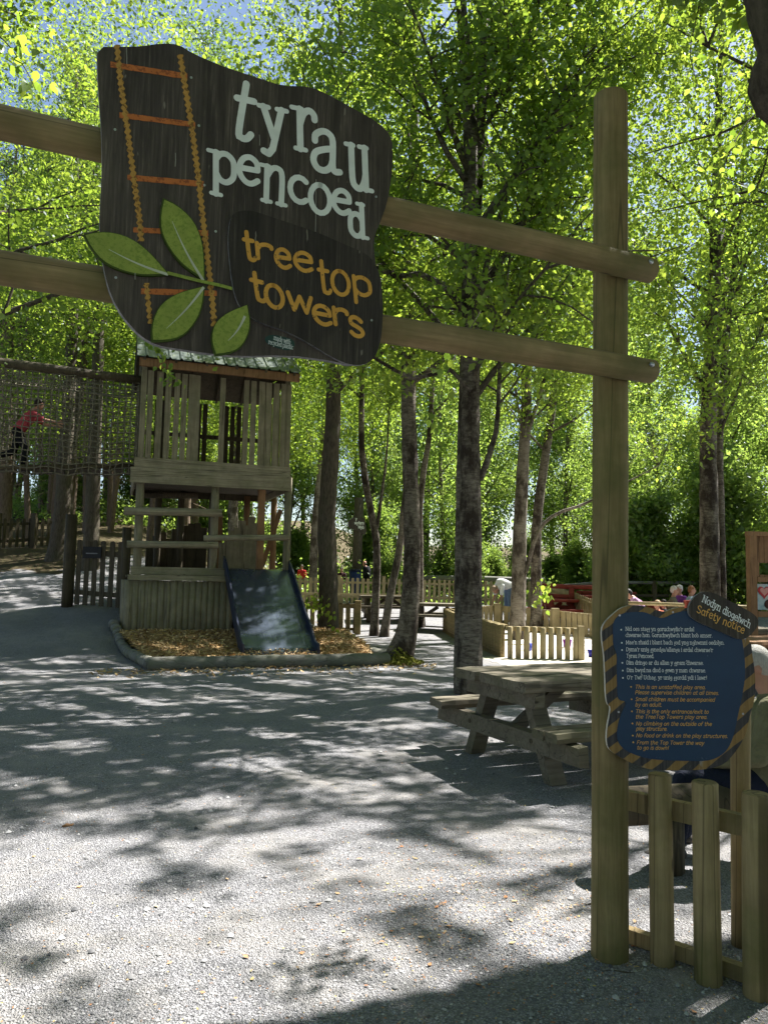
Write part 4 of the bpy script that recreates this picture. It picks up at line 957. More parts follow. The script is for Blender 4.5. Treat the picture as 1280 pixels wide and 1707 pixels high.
# ------------------------------------------------------------------ fences
def fence(name, label, cat, pts, top, bot, spacing, pw, mat, group=None, style='flat', rails=((.25, .1), (.8, .1)), posts=(), depth=.02, railmat=None, roundt=True):
    """pts world xy list; heights above the ground; pickets, rails, posts are parts"""
    p0 = Vector((pts[0][0], pts[0][1], Hf(pts[0][0], pts[0][1])))
    root = thing(name, label, cat, p0, group=group); me = None; total = 0
    pm = MB(); hh = top-bot
    if style == 'flat':
        pm.prism([(-pw/2, bot), (pw/2, bot), (pw/2, top-.03), (pw*.25, top), (-pw*.25, top), (-pw/2, top-.03)], -depth/2, depth/2)
    else: pm.tube([(0, 0, bot), (0, 0, top)], pw/2, 10, chamfer=.012)
    me = pm.mesh('picket', M[mat])
    for a_, b_ in zip(pts[:-1], pts[1:]):
        a_, b_ = Vector(a_), Vector(b_); d = b_-a_; L = d.length; d.normalize(); ang = math.atan2(d.y, d.x); n = max(1, int(L/spacing))
        nrm = Vector((-d.y, d.x)); nrm = nrm if nrm.y > 0 else -nrm
        for i in range(n+(1)):
            q = a_+d*(L*(i+.5)/(n+1)); o = link('picket', me, None, root)
            o.location = (q.x-p0.x, q.y-p0.y, Hf(q.x, q.y)-p0.z+random.uniform(-.012, .012)); o.rotation_euler = (0, random.uniform(-.012, .012), ang)
            if style != 'flat': o.scale = (random.uniform(.92, 1.08),)*2+(1,)
            total += 1
        for fz_, rh in rails:
            mb = WB(); z0 = Hf(a_.x, a_.y)+bot+fz_*(top-bot); z1 = Hf(b_.x, b_.y)+bot+fz_*(top-bot); of = nrm*(pw/2 if style != 'flat' else depth/2)+nrm*.024
            k = max(1, int(L/2.5)); prev = None
            for i in range(k+1):
                q = a_.lerp(b_, i/k)+of; z = Hf(q.x, q.y)+bot+fz_*(top-bot)
                if prev is not None: mb.beam(prev, (q.x, q.y, z), .045, rh)
                prev = (q.x, q.y, z)
            mb.build('rail', M[railmat or mat], root)
    for (x, y, h, s) in posts:
        mb = WB(); mb.box((x, y, Hf(x, y)+h/2-.05), (s, s, h+.1)); mb.build('post', M[mat], root)
    return root
def xy(px, Y): p = at(px, 960, Y); return (p.x, p.y)
FP = 'picket fences of the play park'
fence('picket_fence', 'long pale picket fence crossing behind the trees in the distance', 'fence', [xy(470, 29), xy(566, 29.5), xy(670, 30), xy(770, 30), xy(905, 29)], 1.0, .05, .21, .11, 'newwood', rails=((.25, .08), (.82, .08)), posts=[(*xy(640, 29.85), 1.1, .13), (*xy(566, 29.5), 1.1, .13), (*xy(760, 29.9), 1.1, .13), (*xy(905, 29), 1.1, .13)])
fence('picket_fence', 'pale picket fence running toward the camera beside the red rails', 'fence', [xy(912, 28.5), xy(1000, 22), xy(1075, 19)], .95, .05, .19, .09, 'newwood')
fence('picket_fence', 'low square brown fence pen right of the dark oak trunk', 'fence', [xy(494, 21.5), xy(600, 21)], .82, .02, .23, .13, 'beam', posts=[(*xy(598, 20.9), .9, .16), (*xy(545, 21.2), .86, .12)], rails=((.12, .08), (.9, .12)))
fence('picket_fence', 'pale post and rail strip behind the brown pen and leaning birch', 'fence', [xy(480, 26.5), xy(690, 26.5)], .62, .3, 1.4, .12, 'newwood', rails=((.9, .07),))
sA, sB = gr(843, 1098), gr(966, 1101)
F3 = xy(742, 22.3)
fence('sandpit_fence', 'low sandpit fence of round posts, front side near the camera', 'fence', [(sA.x, sA.y), (sB.x, sB.y)], .64, -.02, .165, .112, 'newwood', style='round', rails=((.93, .09),), posts=[(sB.x+.02, sB.y, .68, .12)])
fence('sandpit_fence', 'left side of the sandpit fence receding behind the big birch', 'fence', [(sA.x-.05, sA.y+.1), F3], .66, -.02, .135, .125, 'beam', style='round', rails=((.94, .09),))
fence('sandpit_fence', 'rear boarded side of the sandpit fence with wide top rail', 'fence', [F3, xy(830, 23.5), xy(925, 22.2), xy(1010, 21)], .64, 0, .2, .15, 'newwood', rails=((.88, .17), (.1, .08)), posts=[(*xy(829, 23.4), .72, .2), (*xy(925, 22.1), .72, .2)])
fence('picket_fence', 'dark picket fence on the slope at the far left', 'fence', [xy(-60, 23.5), xy(92, 26)], .98, .05, .23, .11, 'darkwood', rails=((.25, .09), (.82, .09)), posts=[(*xy(52, 25.2), 1.15, .16), (*xy(-8, 24.2), 1.15, .16)])
# gate next to the tower
gx0, gx1 = xy(124, 17.6), xy(206, 17.3)
gt = fence('picket_gate', 'dark picket gate with a small plaque left of the play tower', 'gate', [gx0, gx1], 1.55, .08, .21, .12, 'darkwood', rails=((.18, .11), (.80, .11)))
g0 = Vector((gx0[0], gx0[1], Hf(*gx0)))
mb = WB(); pc = at(154, 921, 17.4); mb.box(pc, (.42, .03, .26)); pq = mb.build('plaque', m_plain('black_plaque', (.012, .012, .015), .5), gt)
mb = MB(); mb.box((pc.x-g0.x, pc.y-.02-g0.y, pc.z-.02-g0.z), (.26, .006, .025)); mb.build('plaque_writing', m_plain('worn_plaque_print', (.2, .2, .22), .6), pq)
for px, Y, h, r, lb in ((115, 17.7, 2.1, .13, 'dark round gatepost left of the picket gate'), (209, 17.2, 1.9, .10, 'dark round gatepost between gate and play tower')):
    x, y = xy(px, Y); z = Hf(x, y); mb = WB(); mb.tube([(x, y, z-.2), (x, y, z+h)], r, 12, noise=.01); o = thing('gate_post', lb, 'post', (x, y, z)); mb.build('pole', M['darkwood'], o)

# sand
m, t, n, b = newmat('white_sand'); v = mapped(t); g = noise(t, v, 30, 5, .7)
t.links.new(ramp(t, g, [(.3, (.48, .44, .38)), (.7, (.66, .62, .55))]), b.inputs['Base Color']); b.inputs['Roughness'].default_value = .95
pc = [gr(790, 1094), gr(850, 1112), gr(1000, 1118), gr(1130, 1110), gr(1180, 1060), Vector((*xy(1010, 20.8), 0)), Vector((*xy(830, 23.2), 0)), Vector((F3[0]+.1, F3[1], 0)), Vector((sA.x+.05, sA.y+.2, 0))]
ppoly = [(p.x, p.y) for p in pc]
xs = np.linspace(1, 14, 140); ys = np.linspace(12, 25, 140); X, Y = np.meshgrid(xs, ys); Z = H(X, Y)+.006+.012*sst(0, 1, np.sin(X*3.3+Y)*np.sin(Y*2.9)); V = np.stack([X.ravel(), Y.ravel(), Z.ravel()], 1)
i, j = np.meshgrid(np.arange(139), np.arange(139)); a0 = (j*140+i).ravel(); Fq = np.stack([a0, a0+1, a0+141, a0+140], 1); cx = V[Fq].mean(1); wob = np.sin(cx[:, 0]*4.1)*.12
Fq = Fq[inside(cx[:, 0], cx[:, 1]+wob, ppoly)]; o = link('sand', npmesh('sand', V, Fq, True), m); o['kind'] = 'structure'
# sandpit toys
for px, py, Y, rad, colr, lb in ((945, 1060, 18.5, .11, (.28, .03, .45), 'purple bucket in the sandpit behind the front posts'), (880, 1072, 17.2, .10, (.04, .06, .35), 'blue bucket lying in the sandpit'), (986, 1085, 16.2, .09, (.03, .03, .30), 'small dark blue bucket beside the tall gatepost')):
    p = at(px, py, Y); z = Hf(p.x, p.y); bk = thing('bucket', lb, 'bucket', (p.x, p.y, z)); mb = MB()
    mb.tube([(0, 0, 0), (0, 0, rad*1.7)], [rad*.72, rad], 14); mb.build('pail', m_plain('bucket_plastic', colr, .4), bk)
    mb = MB(); mb.tube([(rad*math.cos(q*math.pi/8), 0, rad*1.7+rad*.8*math.sin(q*math.pi/8)) for q in range(9)], .006, 6); mb.build('handle', M['white'], bk)

rn_ = random.Random(5)
for k_, (px, py, lb) in enumerate(((975, 1512, 'short dark stick lying on the sunlit gravel left of the gatepost base'), (1062, 1628, 'thin bent twig lying in the shade at the foot of the gatepost'), (760, 1212, 'short stick in the shade left of the picnic table'), (105, 1382, 'bit of orange bark lying on the gravel at the far left'))):
    p = gr(px, py); p.z += .008; a_ = rn_.uniform(-.6, .6)+(2.6 if k_ == 1 else 0); L_ = (.16, .14, .2, .07)[k_]
    o = MB().tube([(0, 0, 0), (L_*.4, .012, .006), (L_*.7, .004, .003), (L_, .03, .008)], [.005 if k_ < 3 else .014, .005 if k_ < 3 else .017, .004 if k_ < 3 else .012, .002], 6).build('stick', M['bark_dark'] if k_ < 3 else M['redwood']); o.location = p; o.rotation_euler = (0, 0, a_); tag(o, lb, 'stick')
# ------------------------------------------------------------------ picnic tables
def plank(mb, x0, x1, y0, y1, z, th, rn, wav=.012, nseg=14):
    """rough waney plank along x"""
    vs = []
    for i in range(nseg+1):
        x = x0+(x1-x0)*i/nseg; a_ = rn.uniform(-wav, wav); b_ = rn.uniform(-wav, wav); c = rn.uniform(-.003, .003)
        e = .012 if i in (0, nseg) else 0
        vs += [(x, y0+a_+.012, z-th), (x, y0+a_, z-th*.5), (x, y0+a_+.010, z+c-e*.3), (x, y1+b_-.010, z+c-e*.3), (x, y1+b_, z-th*.5), (x, y1+b_-.012, z-th)]
    fs = []
    for i in range(nseg):
        for k in range(6): fs.append((6*i+k, 6*i+(k+1) % 6, 6*i+6+(k+1) % 6, 6*i+6+k))
    fs += [tuple(range(6))[::-1], tuple(6*nseg+k for k in range(6))]
    mb.add(vs, [f[::-1] for f in fs])
def picnic(label, loc, rz, L=1.8, W=.95, z=.76, group='picnic tables', mat='table', seed=1, bx=.72):
    rn = random.Random(seed); t = thing('picnic_table', label, 'picnic table', loc, rz, group)
    e = W/3
    for k in range(3):
        mb = MB(); plank(mb, -L/2+rn.uniform(-.03, .03), L/2, -W/2+k*e+.006, -W/2+(k+1)*e-.006, z, .085, rn, .014 if k != 1 else .003); mb.build('tabletop_plank', M[mat], t)
    for sg in (-1, 1):
        for k in range(2):
            mb = MB(); plank(mb, -L/2-.05+rn.uniform(-.03, .03), L/2+.05, sg*bx-.15+k*.15+.004, sg*bx-.15+(k+1)*.15-.004, .46, .075, rn, .010); mb.build('bench_plank', M[mat], t)
    for sx in (-1, 1):
        x = sx*(L/2-.24)
        for sg in (-1, 1):
            mb = MB(); mb.beam((x, sg*.60, -.03), (x, sg*.26, z-.085), .09, .15, jit=.006, up=(1, 0, 0)); mb.build('leg', M[mat], t)
        mb = MB(); mb.beam((x+sx*.090, -bx-.24, .30), (x+sx*.090, bx+.24, .30), .085, .15, jit=.008); mb.build('bench_bearer', M[mat], t)
        mb = MB(); mb.beam((x+sx*.090, -W/2+.03, z-.15), (x+sx*.090, W/2-.03, z-.15), .085, .125, jit=.008); mb.build('top_bearer', M[mat], t)
        for sg in (-1, 1):
            mb = MB(); mb.tube([(x+sx*.12, sg*.46, .31), (x+sx*.14, sg*.46, .31)], .02, 8); mb.build('bolt', M['darkwood'], t)
        mb = MB(); mb.beam((x-sx*.02, 0, .30), (x-sx*.55, 0, z-.11), .07, .10); mb.build('brace', M[mat], t)
    return t
LX = Vector((.90, .43, 0)).normalized(); ex = Vector((-LX.y, LX.x, 0))
fl = Vector((1.14, 6.18, 0))       # near left corner of the table top
tc_ = fl+LX*.95+ex*.52
picnic('heavy rustic picnic table with shaded top beside the tall gatepost', (tc_.x, tc_.y, 0), math.atan2(LX.y, LX.x), 1.9, 1.10, .785, seed=4, bx=.80)
def ptable(px, Y, rz, label, mat='table', s=0):
    x, y = xy(px, Y); picnic(label, (x, y, Hf(x, y)), rz, seed=s+3, mat=mat)
ptable(737, 22.6, R(-14), 'far picnic table behind the tilting birch, left of the sandpit fence')
ptable(648, 24.5, R(5), 'dim picnic table half hidden between the two leaning birch stems', 'darkwood', 3)
ptable(1272, 12.0, R(30), 'sunlit picnic table below the painted play panel at the right edge', 'redwood', 5)
ptable(1215, 14.5, R(10), 'picnic table on the bright gravel just right of the safety notice', 'table', 8)
for i, (px, Y, lb) in enumerate(((1085, 20.5, 'red picnic table where a person in lilac leans over'), (1135, 21.5, 'red picnic table with three seated people behind the red rail'), (940, 24.5, 'red picnic table nearest the tall gatepost, left side of it'), (1010, 26, 'red picnic table at the back of the red terrace beside the tree pair'))):
    ptable(px, Y, R(8+6*i), lb, 'red', 10+i)
# red post and rail barriers
def barrier(name, label, pts, zs, r=.05, mat='red', posts=(), railmat='newwoodx', group=None):
    p0 = Vector((pts[0][0], pts[0][1], Hf(*pts[0]))); rt = thing(name, label, 'barrier', p0, group=group)
    for z in zs:
        mb = WB(); mb.tube([(x, y, Hf(x, y)+z) for x, y in pts], r, 10, noise=.01); mb.build('rail', M[railmat if z == max(zs) else mat], rt)
    for x, y, h in posts:
        mb = WB(); mb.box((x, y, Hf(x, y)+h/2-.05), (.14, .14, h+.1)); mb.build('post', M[mat], rt)
GR = 'rail barriers round the red terrace'
a1, a2, a3 = xy(1040, 17.5), xy(1146, 16.5), xy(1330, 15.2)
barrier('rail_barrier', 'pale round rail on red posts in front of the seated people', [a1, a2, a3], (.55, 1.12), .04, posts=[(*a1, 1.1), (*a2, 1.22), (*xy(1200, 16), 1.2), (*a3, 1.2)], group=GR)
b1, b2, b3 = xy(900, 26.5), xy(1000, 27), xy(1180, 27)
barrier('rail_barrier', 'double rail barrier in front of the dark shrubs at the back', [b1, b2, b3], (.5, .95), .055, 'darkwood', posts=[(*b1, 1), (*b2, 1), (*xy(1090, 27), 1), (*b3, 1)], railmat='log', group=GR)
c1, c2 = xy(903, 25.2), xy(1040, 23.6)
barrier('rail_barrier', 'red painted rail with broad boards left of the tall gatepost', [c1, xy(960, 24.8), c2], (.45, .8, 1.12), .075, 'red', posts=[(*c1, 1.15), (*xy(952, 24.8), 1.1), (*c2, 1.1)], railmat='red', group=GR)
barrier('rail_barrier', 'low round log rail behind the distant picket fence', [xy(670, 32), xy(800, 32), xy(905, 31)], (1.05,), .11, 'log', posts=[(*xy(700, 32), 1), (*xy(800, 32), 1)], railmat='log', group=GR)
# red mesh panel by the play panel
# painted play panel
kp = xy(1252, 14.0); kz = Hf(*kp)
pan_ = thing('play_panel', 'tall timber play wall with a painted heart panel at the right edge', 'play panel', (kp[0], kp[1], kz), R(8))
zt_ = at(1260, 890, 14.0).z-kz; zw0, zw1 = at(1260, 958, 14).z-kz, at(1260, 938, 14).z-kz; zp1 = at(1260, 966, 14).z-kz; zp0 = at(1260, 1020, 14).z-kz
mb = MB(); mb.box((0, 0, zt_/2-.05), (.13, .13, zt_+.1)); mb.build('post', M['redwood'], pan_)
mb = MB(); mb.box((2.0, 0, zt_/2-.05), (.13, .13, zt_+.1)); mb.build('post', M['redwood'], pan_)
for i in range(18):
    x = .11+i*.1
    for z0, z1 in (((zw1, zt_-.02), (zp1+.01, zw0)) if 1 <= i <= 8 else ((zp1+.01, zt_-.02),)):
        mb = MB(); mb.box((x, .02, (z0+z1)/2), (.092, .03, z1-z0)); mb.build('wall_board', M['redwood'], pan_)
for z, w_ in ((zt_, .08), (zp1, .09), (zp0-.04, .1)): mb = MB(); mb.box((1.0, -.02, z), (1.86 if z < zt_ else 2.2, .10, w_)); mb.build('rail', M['redwood'], pan_)
m, t, n, b = newmat('painted_play_scene'); v = mapped(t); g = noise(t, v, 5, 4, .6, 'Color'); gg = noise(t, v, 4, 3, .6)
t.links.new(ramp(t, gg, [(.3, (.22, .34, .40)), (.5, (.38, .47, .50)), (.62, (.46, .42, .38)), (.72, (.24, .32, .12))]), b.inputs['Base Color'])
mb = MB(); mb.box((1.0, .01, (zp0+zp1)/2-.02), (1.84, .03, zp1-zp0-.12)); pp_ = mb.build('painted_panel', m, pan_)
def heart(cx, cz, s): return [(cx+s*16*math.sin(a)**3/16, cz+s*(13*math.cos(a)-5*math.cos(2*a)-2*math.cos(3*a)-math.cos(4*a))/16) for a in [2*math.pi*i/28 for i in range(28)]]
mb = MB(); mb.prism(heart(.23, zp1-.22, .125), -.02, -.008); hh_ = mb.build('heart', m_plain('heart_red', (.42, .04, .05), .6), pp_)
mb = MB(); mb.prism(heart(.23, zp1-.21, .085), -.026, -.021); mb.build('heart_centre', m_plain('heart_pink', (.55, .25, .22), .6), hh_)
mb = MB(); mb.tube([(.32, -.025, zp0+.14), (.32, -.006, zp0+.14)], [.085, .085], 20); mb.build('hole_shade_disc', m_plain('hole_shade_brown', (.06, .025, .02), .8), pp_)  # solid dark disc standing in for the shade inside a hole
# distant sign on a post
sx_, sy_ = xy(594, 31.5); sz = Hf(sx_, sy_)
dp = thing('sign_post', 'distant thick post behind the fence holding a small dark shaped sign', 'post', (sx_, sy_, sz)); zt2 = at(597, 830, 31.5).z
mb = WB(); mb.tube([(sx_, sy_, sz-.1), (sx_+.05, sy_, zt2)], .19, 12); mb.build('pole', M['bark_dark'], dp)
DS = Plane(Vector((*xy(597, 31.3), 2.0)), Vector((1, .0, 0)))
ds = thing('distant_sign', 'small dark shaped sign with white handwriting high on a distant post', 'sign', mat=DS.M)
cz = lambda x, y: DS.px(560+x/10.04, 820+y/10.04)
board(smooth_outline([cz(*p) for p in [(190, 540), (240, 450), (330, 420), (400, 435), (470, 420), (490, 500), (500, 600), (510, 690), (470, 725), (420, 690), (380, 640), (300, 630), (210, 600)]], 2), .05, 'board', M['board'], M['boardedge'], ds)
mb = MB()
for tx, x0, y0, x1, y1 in (('Y', 322, 488, 352, 492), ('wyfern', 310, 540, 470, 546), ('Wyb', 370, 608, 470, 620)):
    text_line(mb, DS, tx, 560+x0/10.04, 820+y0/10.04, 560+x1/10.04, 820+y1/10.04, 3.4, False, .024, -.003)
mb.build('lettering', M['cream'], ds)
# blue litter bin at the post
bx_, by_ = xy(592, 30.9); bb = thing('litter_bin', 'dark blue litter bin at the foot of the distant sign post', 'bin', (bx_, by_, Hf(bx_, by_)))
mb = MB(); mb.tube([(0, 0, 0), (0, 0, 1.25)], [.20, .24], 14, chamfer=.02); mb.build('bin_body', m_plain('bin_blue', (.015, .03, .11), .5), bb)
mb = MB(); mb.tube([(0, 0, 1.25), (0, 0, 1.33)], [.26, .2], 14); mb.build('lid', m_plain('bin_lid', (.01, .015, .04), .5), bb)

# ------------------------------------------------------------------ people
def capsules(items, voxel, name, mat, parent, smooth=2, hair=0):
    mb = MB()
    for it in items:
        if it[0] == 'e':
            _, c, r = it; s = MB().sphere((0, 0, 0), r, 16, 11); mb.add([Vector(v)+Vector(c) for v in s.v], s.f, True)
        else:
            p0, p1, r0, r1 = it; p0, p1 = Vector(p0), Vector(p1); d = p1-p0
            if d.length < 1e-4: continue
            n = 6; dn = d.normalized(); P = []; Rr = []
            for k in (-.97, -.7, -.35): P.append(p0+dn*r0*k); Rr.append(r0*math.sqrt(1-k*k))
            P.append(p0); Rr.append(r0); P.append(p1); Rr.append(r1)
            for k in (.35, .7, .97): P.append(p1+dn*r1*k); Rr.append(r1*math.sqrt(1-k*k))
            mb.tube(P, Rr, 14)
    me = mb.mesh('tmp', None); o = bpy.data.objects.new('tmp', me); COL.objects.link(o)
    r = o.modifiers.new('r', 'REMESH'); r.mode = 'VOXEL'; r.voxel_size = voxel
    s = o.modifiers.new('s', 'SMOOTH'); s.factor = .6; s.iterations = smooth
    dg = bpy.context.evaluated_depsgraph_get(); me2 = bpy.data.meshes.new_from_object(o.evaluated_get(dg))
    bpy.data.objects.remove(o); me2.name = name; me2.materials.clear(); me2.materials.append(mat)
    me2.polygons.foreach_set('use_smooth', np.ones(len(me2.polygons), bool)); me2.update()
    return link(name, me2, None, parent)
def fabric(name, c, var=.2):
    m, t, n, b = newmat(name); v = mapped(t); g = noise(t, v, 12, 5, .6)
    t.links.new(ramp(t, g, [(.3, [q*(1-var) for q in c]), (.7, [min(1, q*(1+var)) for q in c])]), b.inputs['Base Color']); b.inputs['Roughness'].default_value = .9
    bump(t, b, noise(t, v, 9, 3, .6, dist=1.5), .8, .03); return m
SKIN = m_plain('skin', (.42, .23, .16), .55, var=.08, scale=14)
def hand(e, w_, side, curl=.35, r=.009):
    """palm, four bent fingers and a thumb, beyond wrist w_ along the forearm e->w_"""
    e, w_ = Vector(e), Vector(w_); d = (w_-e).normalized(); sd = d.cross(Vector((0, 0, 1)))
    sd = sd.normalized() if sd.length > .2 else Vector((0, 1, 0)); up = sd.cross(d); it = []
    c = w_+d*.045; it.append((w_, c, .022, .024)); 
    for k, ln in enumerate((.066, .075, .070, .056)):
        b0 = w_+d*.085+up*(.030-.020*k); m1 = b0+d*ln*.55-sd*side*.2*ln; m2 = m1+d*ln*.45-sd*side*curl*ln
        it += [(w_+d*.03+up*(.018-.012*k), b0, .017, .011), (b0, m1, r*1.05, r), (m1, m2, r, r*.85)]
    it += [(w_+d*.03+up*.02, w_+d*.06+up*.058-sd*side*.015, .013, r*1.05), (w_+d*.06+up*.058-sd*side*.015, w_+d*.095+up*.066-sd*side*.03, r*1.05, r*.85)]
    return it
def person(label, loc, rz, J, top, bottom, hairc, voxel=.016, scale=1, sleeves=.55, group=None, hair='short', skin=None, bulk=1.0, shoes=(.05, .045, .04), coat=False):
    """J: joints in metres, x forward, y left, z up"""
    rt = thing('person', label, 'person', loc, rz, group); rt.scale = (scale,)*3
    V_ = {k: Vector(v) for k, v in J.items()}
    h = V_['head']; f = Vector(J.get('look', (1, 0, 0))).normalized(); nk, ch, pe = V_['neck'], V_['chest'], V_['pelvis']
    lat = Vector((0, 1, 0)); upv = f.cross(lat).normalized() if False else Vector((0, 0, 1))
    sdv = Vector((0, 0, 1)).cross(f).normalized(); uph = f.cross(sdv)
    body = [(nk, h-uph*.04, .052, .055), ('e', h+uph*.03, (.078, .078, .098)), ('e', h+f*.03-uph*.045, (.055, .055, .06)),
            (h+f*.088+uph*.012, h+f*.104-uph*.018, .010, .014), (h+sdv*.078-f*.005+uph*.012, h+sdv*.082-f*.012-uph*.02, .012, .009), (h-sdv*.078-f*.005+uph*.012, h-sdv*.082-f*.012-uph*.02, .012, .009),
            (h+f*.082-uph*.048-sdv*.018, h+f*.082-uph*.048+sdv*.018, .008, .008), (h+f*.072+uph*.042-sdv*.035, h+f*.072+uph*.042+sdv*.035, .014, .014),
            (nk, ch, .065, .105*bulk), (ch+Vector((0, .06, 0)), pe+Vector((0, .045, 0)), .105*bulk, .10*bulk), (ch-Vector((0, .06, 0)), pe-Vector((0, .045, 0)), .105*bulk, .10*bulk), (pe+Vector((0, .07, 0)), pe-Vector((0, .07, 0)), .10, .10)]
    tops = [(nk-Vector((0, 0, .02)), ch, .075, .12*bulk), (ch+Vector((0, .065, 0)), pe+Vector((0, .05, .02)), .122*bulk, .115*bulk), (ch-Vector((0, .065, 0)), pe+Vector((0, -.05, .02)), .122*bulk, .115*bulk)]
    bots = [(pe+Vector((0, .07, 0)), pe-Vector((0, .07, 0)), .118, .118)]; sh = []
    for s_, q in ((1, 'L'), (-1, 'R')):
        S, E, W_ = V_['sh'+q], V_['el'+q], V_['wr'+q]; Hp, K, A = V_['hip'+q], V_['kn'+q], V_['an'+q]
        body += [(nk-Vector((0, 0, .03)), S, .055, .052), (S, E, .050, .040), (E, W_, .040, .026)]+hand(E, W_, s_)
        body += [(Hp, K, .085, .055), (K, A, .054, .036)]
        ft = V_.get('toe'+q, A+Vector((.15, 0, -.05))); body += [(A, ft, .035, .028)]
        tops += [(nk-Vector((0, 0, .04)), S, .062, .068), (S, S.lerp(E, min(1, sleeves*1.6)), .066*bulk, .056)]
        if sleeves > .6: tops += [(E, E.lerp(W_, min(1, (sleeves-.5)*2)), .056, .042)]
        bots += [(Hp, K, .098, .070), (K, K.lerp(A, .95), .070, .055)]
        hl = A+(A-ft).normalized()*.03; sh += [(hl+Vector((0, 0, -.02)), ft+Vector((0, 0, -.005)), .042, .036)]
    capsules(body, voxel, 'body', skin or SKIN, rt)
    capsules(tops, voxel*1.1, 'jacket' if coat else 'top', fabric('fabric_top', top), rt, 3)
    capsules(bots, voxel*1.1, 'trousers', fabric('fabric_trousers', bottom), rt, 3)
    sm_ = m_plain('shoe', shoes, .6)
    for q in sh: capsules([q], voxel, 'shoe', sm_, rt)
    if hair:
        hi = [('e', h+uph*.055-f*.014, (.088, .088, .088)), ('e', h-f*.035+uph*.02, (.070, .080, .085))]
        if hair == 'long': hi += [(h-f*.05+uph*.02, nk-f*.06-Vector((0, 0, .08)), .075, .05)]
        if hair == 'bald': hi = [('e', h-f*.03-uph*.0, (.068, .083, .05))]
        hm, t, n, b = newmat('hair'); v = mapped(t, (30, 30, 8)); g = noise(t, v, 5, 5, .7)
        t.links.new(ramp(t, g, [(.3, [q*.6 for q in hairc]), (.7, hairc)]), b.inputs['Base Color']); b.inputs['Roughness'].default_value = .6; bump(t, b, g, .8, .01)
        capsules(hi, voxel, 'hair', hm, rt)
    # eyes
    for s_ in (1, -1):
        mb = MB(); mb.sphere(tuple(h+f*.073+sdv*s_*.032+uph*.022), .0105, 8, 6); mb.build('eye', m_plain('eye_dark', (.03, .02, .02), .3), rt)
    return rt
def stand(**k):
    J = dict(head=(.02, 0, 1.62), neck=(0, 0, 1.46), chest=(0, 0, 1.30), pelvis=(0, 0, .96), shL=(0, .18, 1.40), shR=(0, -.18, 1.40), elL=(-.02, .24, 1.12), elR=(-.02, -.24, 1.12),
             wrL=(.08, .24, .88), wrR=(.08, -.24, .88), hipL=(0, .09, .92), hipR=(0, -.09, .92), knL=(.02, .10, .5), knR=(.02, -.10, .5), anL=(0, .10, .08), anR=(0, -.10, .08)); J.update(k); return J
def sit(**k):
    J = dict(head=(.06, 0, 1.17), neck=(.03, 0, 1.01), chest=(.02, 0, .85), pelvis=(0, 0, .52), shL=(.02, .18, .95), shR=(.02, -.18, .95), elL=(.12, .24, .70), elR=(.12, -.24, .70),
             wrL=(.36, .16, .74), wrR=(.36, -.16, .74), hipL=(.02, .09, .52), hipR=(.02, -.09, .52), knL=(.44, .13, .50), knR=(.44, -.13, .50), anL=(.42, .13, .08), anR=(.42, -.13, .08)); J.update(k); return J
def gp(px, Y, dz=0): x, y = xy(px, Y); return (x, y, Hf(x, y)+dz)
# runner on the net bridge
q = T2W(tf(36, 700, .8)[0], .8); zf = zpx(tf(36, 700, .8)[0], 786, .8)
person('person in pink t-shirt and black trousers running along the rope net bridge', (q.x, q.y, zf), math.atan2(UT.y, UT.x),
       stand(head=(.32, 0, 1.44), look=(1, 0, -.15), neck=(.22, 0, 1.30), chest=(.15, 0, 1.15), pelvis=(-.05, 0, .84), shL=(.20, .17, 1.24), shR=(.20, -.17, 1.24), elL=(.42, .2, 1.08), elR=(.46, -.2, 1.10), wrL=(.66, .22, 1.06), wrR=(.70, -.2, 1.07),
             hipL=(-.04, .09, .82), hipR=(-.04, -.09, .82), knL=(-.12, .1, .42), knR=(.14, -.1, .44), anL=(-.46, .1, .30), anR=(.06, -.1, .06), toeL=(-.50, .1, .18)), (.42, .07, .09), (.012, .012, .015), (.03, .02, .015), sleeves=.5, scale=1.0)
person('person in white top and blue jeans bending over inside the sandpit fence', gp(848, 24.5), R(200),
       stand(head=(.42, 0, .92), look=(.5, 0, -1), neck=(.34, 0, 1.02), chest=(.24, 0, 1.12), pelvis=(-.05, 0, 1.0), shL=(.30, .16, 1.04), shR=(.30, -.16, 1.04), elL=(.34, .2, .78), elR=(.34, -.2, .78), wrL=(.42, .16, .56), wrR=(.42, -.16, .56)), (.75, .75, .76), (.13, .19, .30), (.35, .25, .16), hair='long', scale=1.12, bulk=1.1)
person('distant child in a red top beyond the pale fence beside the tower', gp(503, 35), R(250), stand(), (.50, .03, .03), (.03, .04, .07), (.06, .04, .03), voxel=.022, scale=.84)
person('distant balding man in a black coat behind the fence by the forked birch', gp(611, 33.5), R(160), stand(head=(.10, 0, 1.58), neck=(.05, 0, 1.44)), (.012, .012, .018), (.012, .012, .02), (.05, .04, .03), voxel=.022, sleeves=1, hair='bald', bulk=1.35, skin=m_plain('flushed_skin', (.5, .24, .17), .5))
person('distant person in a dark maroon top just right of the dark oak trunk', gp(569, 33), R(270), stand(), (.05, .012, .02), (.2, .26, .34), (.03, .02, .02), voxel=.022, scale=.8)
person('person in a lilac top leaning forward over a red picnic table', gp(1072, 19.2), R(170), sit(head=(.34, 0, 1.20), look=(1, 0, -.5), neck=(.24, 0, 1.12), chest=(.14, 0, .98), pelvis=(-.05, 0, .62), shL=(.2, .17, 1.06), shR=(.2, -.17, 1.06)), (.42, .25, .40), (.5, .45, .45), (.02, .015, .015), voxel=.02, scale=1.05, sleeves=.5)
person('child with light hair sitting low behind the pale rail', gp(1097, 19), R(200), sit(), (.5, .14, .08), (.55, .4, .38), (.45, .30, .16), voxel=.02, scale=.86)
